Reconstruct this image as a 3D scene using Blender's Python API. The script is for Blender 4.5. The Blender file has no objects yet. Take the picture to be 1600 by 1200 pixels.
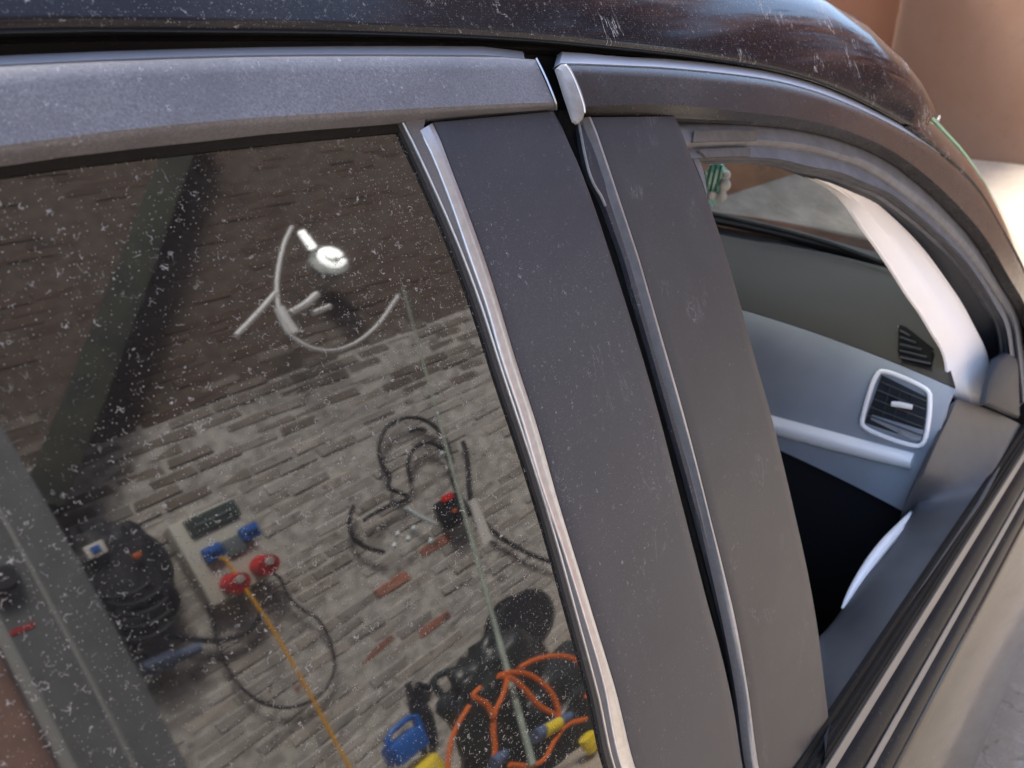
import bpy, bmesh, math, random
from mathutils import Vector, Matrix, noise as mnoise
random.seed(7)
scene = bpy.context.scene
col = scene.collection

# ------------------------------------------------------------------ camera
AZ, PT, RL = math.radians(49.0), math.radians(24.83), math.radians(0.4)
CF = Vector((math.cos(PT)*math.sin(AZ), math.cos(PT)*math.cos(AZ), -math.sin(PT)))
_r = Vector((math.cos(AZ), -math.sin(AZ), 0)); _u = _r.cross(CF)
CR = _r*math.cos(RL) + _u*math.sin(RL)
CU = -_r*math.sin(RL) + _u*math.cos(RL)
CP = Vector((0, 0, 1.43))
GZ = -.24                      # ground level
cam_data = bpy.data.cameras.new('camera'); cam = bpy.data.objects.new('camera', cam_data); col.objects.link(cam)
cam_data.sensor_width = 36; cam_data.lens = 1250/1600*36
cam_data.clip_start = 0.01; cam_data.clip_end = 500
cam.matrix_world = Matrix(((CR.x, CU.x, -CF.x, CP.x), (CR.y, CU.y, -CF.y, CP.y), (CR.z, CU.z, -CF.z, CP.z), (0, 0, 0, 1)))
cam_data.dof.use_dof = True; cam_data.dof.focus_distance = 0.50; cam_data.dof.aperture_fstop = 13
scene.camera = cam

# ------------------------------------------------------------------ world, sun, exposure
SUN_EL, SUN_AZ = math.radians(58), math.radians(-3)      # azimuth from +y towards +x
w = bpy.data.worlds.new('World'); scene.world = w; w.use_nodes = True
nt = w.node_tree; nt.nodes.clear()
sky = nt.nodes.new('ShaderNodeTexSky'); sky.sky_type = 'NISHITA'; sky.sun_disc = False
sky.sun_elevation = SUN_EL; sky.sun_rotation = SUN_AZ; sky.air_density = 1.0; sky.dust_density = 3.0; sky.ozone_density = 1.0
bg = nt.nodes.new('ShaderNodeBackground'); bg.inputs[1].default_value = 0.13
wo = nt.nodes.new('ShaderNodeOutputWorld')
nt.links.new(sky.outputs[0], bg.inputs[0]); nt.links.new(bg.outputs[0], wo.inputs[0])
sd = bpy.data.lights.new('sun', 'SUN'); sd.energy = 2.3; sd.angle = math.radians(14); sd.color = (1, .95, .87)
sun = bpy.data.objects.new('sun', sd); col.objects.link(sun)
sdir = Vector((math.sin(SUN_AZ)*math.cos(SUN_EL), math.cos(SUN_AZ)*math.cos(SUN_EL), math.sin(SUN_EL)))
sun.rotation_euler = sdir.to_track_quat('Z', 'Y').to_euler()
scene.view_settings.view_transform = 'Standard'; scene.view_settings.look = 'None'
scene.view_settings.gamma = 1; scene.view_settings.exposure = 2.5
scene.cycles.max_bounces = 10; scene.cycles.transparent_max_bounces = 12
scene.cycles.caustics_reflective = False; scene.cycles.caustics_refractive = False

# ------------------------------------------------------------------ materials
class N:
    def __init__(s, name):
        s.m = bpy.data.materials.new(name); s.m.use_nodes = True; s.t = s.m.node_tree; s.t.nodes.clear()
        s.out = s.t.nodes.new('ShaderNodeOutputMaterial')
    def n(s, typ, ins=None, **kw):
        nd = s.t.nodes.new('ShaderNode'+typ)
        for k, v in kw.items(): setattr(nd, k, v)
        for k, v in (ins or {}).items():
            if hasattr(v, 'default_value') or hasattr(v, 'links'): s.t.links.new(v, nd.inputs[k])
            else: nd.inputs[k].default_value = v
        return nd
    def math(s, op, a, b=0.0, c=0.0, clamp=False):
        return s.n('Math', {0: a, 1: b, 2: c}, operation=op, use_clamp=clamp).outputs[0]
    def mix(s, f, a, b):
        nd = s.n('Mix', {0: f, 6: a, 7: b}, data_type='RGBA'); return nd.outputs[2]
    def ramp(s, v, lo, hi):
        return s.n('MapRange', {0: v, 1: lo, 2: hi, 3: 0.0, 4: 1.0}, clamp=True, interpolation_type='SMOOTHSTEP').outputs[0]
    def noise(s, vec, sc, det=3, rough=.55, dist=0):
        return s.n('TexNoise', {'Vector': vec, 'Scale': sc, 'Detail': det, 'Roughness': rough, 'Distortion': dist})
def rgb(c): return (c[0], c[1], c[2], 1)

def flecks(k, co, scale=1.0, dens=.5):
    """short curled fibres and specks of dry dirt -> 0..1 mask"""
    nz = k.noise(co, 230*scale, 2, .5)
    f1 = k.math('ABSOLUTE', k.math('SUBTRACT', nz.outputs[0], .5))
    line = k.math('SUBTRACT', 1.0, k.ramp(f1, .005, .020))
    v = k.n('TexVoronoi', {'Vector': co, 'Scale': 210*scale, 'Randomness': 1.0})
    spot = k.math('SUBTRACT', 1.0, k.ramp(v.outputs['Distance'], .30, .42))
    sep = k.n('SeparateColor', {0: v.outputs['Color']})
    gate = k.math('LESS_THAN', sep.outputs[0], dens)
    fib = k.math('MULTIPLY', k.math('MULTIPLY', k.math('MULTIPLY', line, spot), gate), k.math('MULTIPLY_ADD', sep.outputs[1], .75, .25))
    v2 = k.n('TexVoronoi', {'Vector': co, 'Scale': 1050*scale, 'Randomness': 1.0})
    sp2 = k.n('SeparateColor', {0: v2.outputs['Color']})
    rad = k.math('MULTIPLY', k.math('POWER', sp2.outputs[1], 2.0), .33)
    dot = k.math('MULTIPLY', k.math('LESS_THAN', v2.outputs['Distance'], rad), k.math('LESS_THAN', sp2.outputs[0], dens*1.1))
    return k.math('MAXIMUM', fib, k.math('MULTIPLY', dot, k.math('MULTIPLY_ADD', sp2.outputs[2], .6, .2)))

def surf(name, c, rough=.5, metal=0, ior=1.45, dust=0, fleck=0, fscale=1.0, fdens=.5, var=0, vscale=30, bump=0, bscale=400, c2=None, coat=0,
         dustcol=(.33, .32, .31), streak=0, rvar=0, emit=0):
    k = N(name); co = k.n('TexCoord').outputs['Object']
    base = rgb(c)
    if var or c2:
        nz = k.noise(co, vscale, 5, .6)
        f = k.ramp(nz.outputs[0], .35, .65)
        base = k.mix(f, rgb([x*(1-var) for x in c]), rgb(c2 if c2 else [min(1, x*(1+var)) for x in c]))
    fac = None
    if dust:
        nd = k.noise(co, 9, 5, .65, .4); n2 = k.noise(co, 800, 3, .6)
        g = k.math('MULTIPLY', k.ramp(nd.outputs[0], .25, .75), k.ramp(n2.outputs[0], .2, .8))
        fac = k.math('MULTIPLY_ADD', g, dust, dust*.25, clamp=True)
    if fleck:
        big = k.ramp(k.noise(co, 14, 3).outputs[0], .3, .62)
        fl = k.math('MULTIPLY', flecks(k, co, fscale, fdens), k.math('MULTIPLY', k.math('MULTIPLY_ADD', big, .7, .3), fleck), clamp=True)
        fac = k.math('MAXIMUM', fac, fl) if fac is not None else fl
    if streak:
        mp = k.n('Mapping', {0: co, 2: (0, 0.5, 0), 3: (1.0, .35, .35)})
        nz = k.noise(mp.outputs[0], 55, 4, .7, 1.2)
        ln = k.math('SUBTRACT', 1.0, k.ramp(k.math('ABSOLUTE', k.math('SUBTRACT', nz.outputs[0], .5)), .003, .014))
        gate = k.ramp(k.noise(co, 22, 2).outputs[0], .56, .66)
        st = k.math('MULTIPLY', k.math('MULTIPLY', ln, gate), streak)
        fac = k.math('MAXIMUM', fac, st) if fac is not None else st
    r = rough
    if rvar:
        r = k.math('MULTIPLY_ADD', k.noise(co, 25, 4).outputs[0], rvar, rough-rvar*.5)
    ins = {'IOR': ior, 'Metallic': metal}
    if fac is not None:
        base = k.mix(fac, base, rgb(dustcol))
        r = k.n('Mix', {0: fac, 2: r, 3: .95}, data_type='FLOAT').outputs[0]
        if metal: ins['Metallic'] = k.math('MULTIPLY', k.math('SUBTRACT', 1.0, fac), metal)
        ins['Specular IOR Level'] = k.math('MULTIPLY_ADD', fac, -.4, .5)
    ins['Base Color'] = base; ins['Roughness'] = r
    if coat: ins['Coat Weight'] = coat; ins['Coat Roughness'] = .03
    if bump:
        b = k.n('Bump', {'Strength': bump, 'Distance': .001, 'Height': k.noise(co, bscale, 3).outputs[0]})
        ins['Normal'] = b.outputs[0]
    if emit: ins['Emission Color'] = rgb(c); ins['Emission Strength'] = emit
    p = k.n('BsdfPrincipled', ins)
    k.t.links.new(p.outputs[0], k.out.inputs[0])
    return k.m

def thin_glass(name, tint, ior=1.5, dust=0.0):
    k = N(name); geo = k.n('NewGeometry'); dt = k.n('VectorMath', {0: geo.outputs['Incoming'], 1: geo.outputs['Normal']}, operation='DOT_PRODUCT')
    f_ = k.math('POWER', k.math('SUBTRACT', 1.0, k.math('ABSOLUTE', dt.outputs['Value']), clamp=True), 5.0)
    f_ = k.math('MULTIPLY_ADD', f_, .95, .05); tr = k.n('BsdfTransparent', {0: rgb(tint)}); gl = k.n('BsdfGlossy', {0: (1, 1, 1, 1), 1: 0.0})
    mx = k.n('MixShader', {0: f_, 1: tr.outputs[0], 2: gl.outputs[0]})
    o = mx.outputs[0]
    if dust:
        co = k.n('TexCoord').outputs['Object']; df = k.n('BsdfDiffuse', {0: (.52, .56, .46, 1)})
        f = k.math('MULTIPLY', k.ramp(k.noise(co, 12, 4).outputs[0], .2, .8), dust)
        o = k.n('MixShader', {0: f, 1: o, 2: df.outputs[0]}).outputs[0]
    k.t.links.new(o, k.out.inputs[0]); return k.m

M = {}
M['paint'] = surf('black car paint', (.006, .006, .010), .07, ior=1.29, dust=.05, fleck=.85, fscale=1.2, fdens=.75, streak=1.0, dustcol=(.42, .41, .40))
M['paint_clean'] = surf('black door paint', (.007, .007, .010), .08, ior=1.36, dust=.05, fleck=.5, fdens=.18, dustcol=(.4, .36, .31))
M['frame_dusty'] = surf('dusty satin black door frame', (.034, .036, .046), .42, ior=1.5, dust=.36, fleck=1.0, fdens=.95, fscale=1.5, dustcol=(.38, .39, .44), bump=.15, bscale=900)
M['lip'] = surf('dusty grey rubber lip', (.20, .215, .245), .6, dust=.25, fleck=.4, dustcol=(.38, .38, .38))
M['frame'] = surf('satin black front door frame', (.013, .012, .012), .22, ior=1.42, dust=.10, fleck=.6, fdens=.25, rvar=.12, dustcol=(.34, .33, .33))
M['lip_metal'] = surf('bare grey frame flange', (.40, .42, .47), .42, metal=.2, dust=.2, fleck=.3)
M['applique'] = surf('satin black pillar applique', (.021, .025, .037), .40, ior=1.45, dust=.07, fleck=.75, fdens=.5, fscale=1.15, rvar=.06, streak=.22, bump=.06, bscale=1400, dustcol=(.36, .35, .35))
M['applique2'] = surf('satin black front pillar applique', (.022, .024, .031), .42, ior=1.42, dust=.08, fleck=.55, fdens=.22, fscale=1.1, rvar=.10, streak=.30, bump=.06, bscale=1400, dustcol=(.36, .35, .34))
M['chrome'] = surf('brushed bright trim', (.50, .515, .545), .32, metal=.85, var=.06, vscale=200, fleck=.2, fdens=.2)
M['chrome_fine'] = surf('fine metal edge trim', (.44, .45, .48), .36, metal=.7, var=.06, vscale=200, fleck=.2, fdens=.2)
M['rubber_lt'] = surf('weathered grey rubber lip', (.085, .085, .092), .65, dust=.2, fleck=.4)
M['rubber'] = surf('black rubber seal', (.012, .012, .013), .5, dust=.08, fleck=.3, fdens=.3)
M['rubber_grey'] = surf('dusty grey window channel rubber', (.120, .128, .150), .55, dust=.16, fleck=.35, fdens=.2, var=.15, vscale=60, dustcol=(.30, .29, .28))
M['seal_black'] = surf('black gutter rubber', (.006, .006, .006), .75, ior=1.2, dust=.03, fleck=.35, fdens=.25)
M['dark'] = surf('dark cavity plastic', (.008, .008, .009), .7)
M['tape'] = surf('faded brown tape', (.085, .078, .074), .8, dust=.2, var=.2, vscale=120)
M['plug'] = surf('grey end plug', (.22, .23, .245), .45, var=.15, vscale=90, bump=.1)
M['glass'] = surf('dark tinted glass', (.004, .004, .004), .009, ior=1.86, dust=.038, fleck=.95, fdens=.85, fscale=.95, dustcol=(.36, .355, .34), streak=.0)
M['screen'] = thin_glass('windscreen glass', (.92, .98, .87), 1.5, .42)
M['screen_edge'] = surf('green glass edge', (.25, .55, .36), .2, emit=0)
M['ceramic'] = surf('black ceramic band', (.006, .006, .006), .08, fleck=.5)
M['pillar_in'] = surf('cream pillar trim', (.93, .93, .94), .8, bump=.05)
M['inner_trim'] = surf('dark blue grey inner trim', (.026, .030, .040), .6, bump=.1, bscale=900)
M['bead'] = surf('satin grey reflection band', (.17, .16, .145), .35, dust=.15, fleck=.4)  # pale grey carries the moulding's bright reflection bands as colour
M['moulding'] = surf('black belt moulding', (.010, .010, .012), .30, ior=1.14, dust=.05, fleck=.5, fdens=.3, dustcol=(.40, .37, .33))
M['dash_top'] = surf('shade-toned dashboard top', (.050, .046, .041), .8, ior=1.3, bump=.25, bscale=1100)  # same dash as the face, darkened: shade put into the colour
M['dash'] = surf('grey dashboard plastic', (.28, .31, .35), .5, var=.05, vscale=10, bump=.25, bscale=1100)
M['dash_lo'] = surf('black glovebox plastic', (.018, .018, .022), .55, bump=.1, bscale=900)
M['silver'] = surf('satin silver trim', (.95, .96, .97), .30, metal=.0)
M['grille'] = surf('black demister grille', (.010, .010, .011), .95, ior=1.15)
M['vent_slat'] = surf('dark grey vent slat', (.060, .063, .070), .6, ior=1.3)
M['vent'] = surf('black vent plastic', (.018, .019, .022), .4)
M['doortrim'] = surf('charcoal door trim', (.058, .062, .070), .48, var=.12, vscale=14, dust=.08, bump=.2, bscale=900)
M['orn'] = None
k = N('green crystal'); p = k.n('BsdfPrincipled', {'Base Color': (.50, .92, .80, 1), 'Roughness': .10, 'Transmission Weight': .30, 'IOR': 1.6})
k.t.links.new(p.outputs[0], k.out.inputs[0]); M['orn'] = k.m
M['fabric'] = surf('dark seat fabric', (.03, .03, .034), .9, bump=.4, bscale=500)
M['white'] = surf('white plastic', (.75, .75, .74), .5)
M['tyre'] = surf('tyre rubber', (.02, .02, .02), .8, dust=.2)
M['alloy'] = surf('alloy rim', (.5, .5, .52), .35, metal=1)
M['lamp_lens'] = surf('clear lamp lens', (.5, .52, .55), .1, metal=.3)

def ground_mat():
    k = N('pale concrete'); co = k.n('TexCoord').outputs['Object']
    a = k.noise(co, 1.3, 6, .6); b = k.noise(co, 22, 5, .7); c = k.noise(co, 160, 3, .6)
    base = k.mix(k.ramp(a.outputs[0], .3, .7), (.355, .295, .225, 1), (.41, .345, .27, 1))
    base = k.mix(k.ramp(b.outputs[0], .45, .75), base, (.47, .42, .355, 1))
    base = k.mix(k.math('MULTIPLY', k.ramp(c.outputs[0], .55, .7), .5), base, (.23, .19, .15, 1))
    ln = k.math('SUBTRACT', 1.0, k.ramp(k.math('ABSOLUTE', k.math('SUBTRACT', k.noise(co, 2.2, 5, .6, .6).outputs[0], .5)), .002, .008))
    base = k.mix(k.math('MULTIPLY', ln, .5), base, (.16, .13, .10, 1))
    bm = k.n('Bump', {'Strength': .6, 'Distance': .004, 'Height': k.math('ADD', b.outputs[0], c.outputs[0])})
    p = k.n('BsdfPrincipled', {'Base Color': base, 'Roughness': .9, 'Normal': bm.outputs[0]}); k.t.links.new(p.outputs[0], k.out.inputs[0]); return k.m
def rust_mat(name, c1, c2):
    k = N(name); co = k.n('TexCoord').outputs['Object']
    a = k.noise(co, .55, 5, .6, .3); b = k.noise(co, 6, 5, .7); c = k.noise(co, 40, 3, .6)
    base = k.mix(k.ramp(a.outputs[0], .3, .7), rgb(c1), rgb(c2))
    base = k.mix(k.math('MULTIPLY', k.ramp(b.outputs[0], .5, .8), .4), base, rgb([x*.7 for x in c1]))
    sp = k.ramp(c.outputs[0], .66, .74); base = k.mix(k.math('MULTIPLY', sp, .25), base, (.55, .45, .38, 1))
    p = k.n('BsdfPrincipled', {'Base Color': base, 'Roughness': .75}); k.t.links.new(p.outputs[0], k.out.inputs[0]); return k.m
M['ground'] = ground_mat()
M['rust'] = rust_mat('rusty steel', (.30, .165, .098), (.35, .215, .142))
M['rust_dark'] = rust_mat('dark rusty steel', (.235, .10, .052), (.285, .132, .070))
def brick_mat(name, c1, c2):
    k = N(name); co = k.n('NewGeometry').outputs['Position']; oi = k.n('ObjectInfo').outputs['Random']
    a = k.noise(co, 7, 5, .65); b = k.noise(co, 60, 4, .6); d = k.noise(co, 1.6, 4, .6)
    base = k.mix(k.ramp(a.outputs[0], .35, .65), rgb(c1), rgb(c2))
    base = k.mix(k.math('MULTIPLY', k.ramp(b.outputs[0], .5, .7), .5), base, (.40, .385, .36, 1))
    base = k.mix(k.math('MULTIPLY', k.ramp(d.outputs[0], .50, .75), .45), base, (.14, .135, .13, 1))
    pit = k.noise(co, 17, 3, .5); base = k.mix(k.math('MULTIPLY', k.ramp(pit.outputs[0], .60, .68), .75), base, (.07, .07, .075, 1))
    hv = k.n('HueSaturation', {'Value': k.math('MULTIPLY_ADD', oi, .45, .78), 'Color': base})
    p = k.n('BsdfPrincipled', {'Base Color': hv.outputs[0], 'Roughness': .92}); k.t.links.new(p.outputs[0], k.out.inputs[0]); return k.m
def brick_mat2(name, c1, c2):
    return surf(name, c1, .92, c2=c2, vscale=6)
M['brick_grey'] = brick_mat('limewashed brick', (.43, .41, .38), (.35, .33, .31))
M['brick_tan'] = brick_mat('weathered brick', (.40, .365, .33), (.31, .28, .25))
M['brick_red'] = brick_mat('red brick', (.36, .12, .07), (.30, .14, .10))
M['mortar'] = surf('pale lime mortar', (.43, .415, .385), .95, var=.3, vscale=14, bump=.3, bscale=60)
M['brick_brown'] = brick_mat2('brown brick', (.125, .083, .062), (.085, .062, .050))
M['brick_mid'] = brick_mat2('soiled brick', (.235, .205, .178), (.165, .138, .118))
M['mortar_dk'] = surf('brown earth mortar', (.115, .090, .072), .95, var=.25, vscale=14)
M['board'] = surf('dark brown boards', (.105, .074, .057), .8, c2=(.075, .055, .045), vscale=9)
M['beam'] = surf('dark mossy timber', (.028, .032, .026), .85, c2=(.05, .055, .035), vscale=7)
M['steel'] = surf('grey painted steel', (.145, .155, .165), .6, var=.12, vscale=8)
M['steel_lt'] = surf('pale steel edge', (.33, .34, .33), .6)
M['plaster'] = surf('reddish plaster', (.34, .20, .165), .9, c2=(.24, .15, .13), vscale=9)
M['boxgrey'] = surf('beige box plastic', (.56, .55, .48), .5)
M['blue'] = surf('blue socket plastic', (.015, .11, .42), .45)
M['red'] = surf('red socket plastic', (.50, .02, .025), .45)
M['window'] = surf('smoked breaker window', (.05, .07, .065), .2)
M['gsock'] = surf('slate grey socket', (.13, .16, .17), .5)
M['black'] = surf('matte black rubber', (.016, .017, .022), .65)
M['yellow'] = surf('yellow cable', (.72, .36, .02), .5)
M['yel2'] = surf('bright yellow plastic', (.80, .60, .04), .5)
M['orange'] = surf('orange cable', (.72, .16, .03), .5)
M['ltgrey'] = surf('light grey tag', (.66, .64, .60), .6)
M['pole'] = surf('pale green painted pole', (.27, .31, .26), .7, var=.15, vscale=12)
M['cable_w'] = surf('white cable', (.86, .88, .88), .4)
M['clear'] = surf('pale clear plastic', (.62, .72, .74), .2)
M['lampglow'] = surf('lit lamp tube', (1, 1, .96), .3, emit=1.6)
M['bluegrey'] = surf('blue grey plug', (.10, .14, .24), .5)
M['redlit'] = surf('red rocker', (.75, .03, .03), .3)
M['orange_p'] = surf('orange plastic', (.55, .13, .04), .5)

# ------------------------------------------------------------------ mesh helpers
def origin_of(parent):
    v = Vector((0, 0, 0))
    while parent: v += Vector(parent.location); parent = parent.parent
    return v
def mesh(name, verts, faces, mat, parent=None, smooth=True, ang=35, mats=None, fm=None):
    o0 = origin_of(parent)
    if parent is None and verts:
        xs = [v[0] for v in verts]; ysx = [v[1] for v in verts]; zs = [v[2] for v in verts]
        o0 = Vector(((min(xs)+max(xs))/2, (min(ysx)+max(ysx))/2, min(zs)))
    me = bpy.data.meshes.new(name)
    me.from_pydata([tuple(Vector(v)-o0) for v in verts], [], faces)
    bm = bmesh.new(); bm.from_mesh(me); bmesh.ops.recalc_face_normals(bm, faces=bm.faces); bm.to_mesh(me); bm.free()
    for m_ in (mats or [mat]): me.materials.append(m_)
    if fm: me.polygons.foreach_set('material_index', fm)
    if smooth:
        me.polygons.foreach_set('use_smooth', [True]*len(me.polygons)); me.set_sharp_from_angle(angle=math.radians(ang))
    o = bpy.data.objects.new(name, me); col.objects.link(o)
    if parent is None: o.location = o0
    else: o.parent = parent
    return o
def tag(o, label=None, cat=None, group=None, kind=None):
    for a, b in (('label', label), ('category', cat), ('group', group), ('kind', kind)):
        if b: o[a] = b
    return o
def empty(name, loc, label, cat, group=None):
    o = bpy.data.objects.new(name, None); o.empty_display_size = .05; o.location = loc; col.objects.link(o)
    return tag(o, label, cat, group)
class MB:
    def __init__(s): s.v = []; s.f = []; s.m = []; s.mi = 0
    def add(s, v, f):
        b = len(s.v); s.v += [Vector(x) for x in v]; s.f += [tuple(i+b for i in q) for q in f]; s.m += [s.mi]*len(f)
    def box(s, c, size, rot=None, bev=0):
        c = Vector(c); h = [x/2 for x in size]
        bm = bmesh.new(); bmesh.ops.create_cube(bm, size=1)
        for v in bm.verts: v.co = Vector((v.co.x*size[0], v.co.y*size[1], v.co.z*size[2]))
        if bev: bmesh.ops.bevel(bm, geom=bm.edges[:], offset=bev, segments=2, affect='EDGES', profile=.6)
        bm.verts.index_update()
        vs = [c + ((rot @ v.co) if rot else v.co) for v in bm.verts]
        s.add(vs, [[v.index for v in f.verts] for f in bm.faces]); bm.free()
    def tube(s, pts, r, seg=8, closed=False):
        pts = [Vector(p) for p in pts]; n = len(pts); rr = r if isinstance(r, (list, tuple)) else [r]*n
        vs, fs = [], []; up = None
        for i, p in enumerate(pts):
            t = (pts[min(i+1, n-1)]-pts[max(i-1, 0)]).normalized()
            if up is None:
                up = t.orthogonal().normalized()
            up = (up - t*up.dot(t)).normalized(); b = t.cross(up)
            for q in range(seg):
                a = 2*math.pi*q/seg; vs.append(p + (up*math.cos(a)+b*math.sin(a))*rr[i])
        for i in range(n-1):
            for q in range(seg):
                fs.append((i*seg+q, i*seg+(q+1) % seg, (i+1)*seg+(q+1) % seg, (i+1)*seg+q))
        fs.append(tuple(range(seg))); fs.append(tuple((n-1)*seg+q for q in range(seg)))
        s.add(vs, fs)
    def cyl(s, p0, p1, r0, r1=None, seg=20):
        s.tube([p0, p1], [r0, r0 if r1 is None else r1], seg)
    def build(s, name, mat, parent=None, **kw):
        if isinstance(mat, list): return mesh(name, s.v, s.f, None, parent, mats=mat, fm=s.m, **kw)
        return mesh(name, s.v, s.f, mat, parent, **kw)
def catmull(pts, n):
    """smooth curve through pts (any dim tuples), resampled evenly to n points"""
    P = [Vector(p) for p in pts]
    if len(P) == 2: dense = [P[0].lerp(P[1], i/60) for i in range(61)]
    else:
        dense = []
        for i in range(len(P)-1):
            p0 = P[i-1] if i else P[0]*2-P[1]; p1, p2 = P[i], P[i+1]; p3 = P[i+2] if i+2 < len(P) else P[-1]*2-P[-2]
            a0 = 0.0; a1 = a0+max(1e-6, (p1-p0).length)**.5; a2 = a1+max(1e-6, (p2-p1).length)**.5; a3 = a2+max(1e-6, (p3-p2).length)**.5
            for j in range(24):
                t = a1+(a2-a1)*j/24
                A1 = p0*((a1-t)/(a1-a0))+p1*((t-a0)/(a1-a0)); A2 = p1*((a2-t)/(a2-a1))+p2*((t-a1)/(a2-a1)); A3 = p2*((a3-t)/(a3-a2))+p3*((t-a2)/(a3-a2))
                B1 = A1*((a2-t)/(a2-a0))+A2*((t-a0)/(a2-a0)); B2 = A2*((a3-t)/(a3-a1))+A3*((t-a1)/(a3-a1))
                dense.append(B1*((a2-t)/(a2-a1))+B2*((t-a1)/(a2-a1)))
        dense.append(P[-1])
    L = [0]
    for i in range(1, len(dense)): L.append(L[-1]+(dense[i]-dense[i-1]).length)
    out = []; j = 0
    for i in range(n):
        s = L[-1]*i/(n-1)
        while j < len(L)-2 and L[j+1] < s: j += 1
        q = (s-L[j])/max(1e-9, L[j+1]-L[j]); out.append(dense[j].lerp(dense[j+1], min(1, max(0, q))))
    return out

# ------------------------------------------------------------------ the car's side as a surface: y = ys(z), real size, real place
YA, YS, YZ, YR = .25, .404, 1.22, 1.8
def ysf(z): return YA + YS*(z-YZ) + (z-YZ)**2/(2*YR)
def ysl(z): return YS + (z-YZ)/YR
def ray(px, py): return CF + CR*((px-800)/1250) - CU*((py-600)/1250)
def nrm(z): return Vector((0, -1, ysl(z))).normalized()
def S(px, py, off=0.0):
    """the point on the side surface (moved out by off) that the photograph shows at px, py"""
    d = ray(px, py)
    def g(t):
        z = CP.z+d.z*t
        return (CP.y+d.y*t-ysf(z))/math.sqrt(1+ysl(z)**2)+off
    hi = .05
    while g(hi) < 0 and hi < 6: hi += .02
    lo = hi-.02
    for _ in range(40):
        m = (lo+hi)/2
        if g(m) < 0: lo = m
        else: hi = m
    return CP+d*hi
def foot(px, py, off):
    p = S(px, py, off); z = p.z
    for _ in range(4): z = p.z-off*nrm(z).z
    return (p.x, z)
def P3(x, z, off): return Vector((x, ysf(z), z)) + nrm(z)*off
def plane_pt(px, py, p0, n):
    d = ray(px, py); return CP + d*((Vector(p0)-CP).dot(Vector(n))/d.dot(Vector(n)))
G_OFF = -.006
def W(px, py, yw):
    """the point at depth y = yw behind the viewer that the glass mirrors at px, py"""
    p = S(px, py, G_OFF); d = ray(px, py).normalized(); n = nrm(p.z); o = d - n*2*d.dot(n)
    return p + o*((yw-p.y)/o.y)

def ribbon(name, lines, mat, parent, n=48, thick=.004, sub=4, bev=0.0, bevw=.0015, ang=35, endbev=True):
    """solid strip over the side surface; lines = [(photo polyline, offset, extra (x,z) before, extra after)] side by side"""
    rows = []
    for ln in lines:
        pts, off = ln[0], ln[1]
        xz = [foot(px, py, off) for px, py in pts]
        if len(ln) > 2 and ln[2]:
            x0, z0 = xz[0]; xz = [(x0+dx, z0+dz) for dx, dz in ln[2]] + xz
        if len(ln) > 3 and ln[3]:
            x0, z0 = xz[-1]; xz = xz + [(x0+dx, z0+dz) for dx, dz in ln[3]]
        rows.append((catmull(xz, n), off))
    grid = []
    for a in range(len(rows)-1):
        (A, oa), (B, ob) = rows[a], rows[a+1]
        for j in range(sub+(1 if a == len(rows)-2 else 0)):
            t = j/sub; grid.append([(A[i].lerp(B[i], t), oa+(ob-oa)*t) for i in range(n)])
    if bev:
        def inset(r0, r1):
            return [(r0[i][0]+(r1[i][0]-r0[i][0]).normalized()*min(bevw, (r1[i][0]-r0[i][0]).length*.4), r0[i][1]) for i in range(n)]
        a = inset(grid[0], grid[1]); b = inset(grid[-1], grid[-2])
        grid = [[(p, o-bev) for p, o in grid[0]], [(p, o-bev*.3) for p, o in [(x.lerp(y, .3), o) for (x, o), (y, _) in zip(grid[0], a)]], a] + grid[1:-1] + \
               [b, [(x.lerp(y, .3), o-bev*.3) for (x, o), (y, _) in zip(grid[-1], b)], [(p, o-bev) for p, o in grid[-1]]]
    m = len(grid)
    V = [P3(p.x, p.y, o) for r in grid for p, o in r]
    if bev and endbev:
        for r in range(m):
            for i, i2 in ((0, 1), (n-1, n-2)):
                p, o = grid[r][i]; V[r*n+i] = P3(p.x, p.y, o-bev*.8)
    K = len(V)
    V += [P3(p.x, p.y, o-thick) for r in grid for p, o in r]
    Fs = []
    for r in range(m-1):
        for i in range(n-1):
            a = r*n+i; Fs.append((a, a+1, a+n+1, a+n)); Fs.append((K+a, K+a+n, K+a+n+1, K+a+1))
    for i in range(n-1):
        Fs.append((i, K+i, K+i+1, i+1)); q = (m-1)*n+i; Fs.append((q, q+1, K+q+1, K+q))
    for r in range(m-1):
        a = r*n; Fs.append((a, a+n, K+a+n, K+a)); a = r*n+n-1; Fs.append((a, K+a, K+a+n, a+n))
    return mesh(name, V, Fs, mat, parent, ang=ang)

#@@STRUCTURE
# ------------------------------------------------------------------ ground and yard walls
g = []
gf = []
GX = [-60, -20, -8, -3, 0, 2, 4, 7, 10, 14, 25, 60]
for i, x in enumerate(GX):
    for j, y in enumerate(GX): g.append((x, y, GZ))
for i in range(len(GX)-1):
    for j in range(len(GX)-1):
        a = i*len(GX)+j; gf.append((a, a+1, a+len(GX)+1, a+len(GX)))
o = mesh('ground', g, gf, M['ground'], smooth=False); tag(o, 'pale sandy concrete yard around the black car', 'ground', kind='structure')

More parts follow.
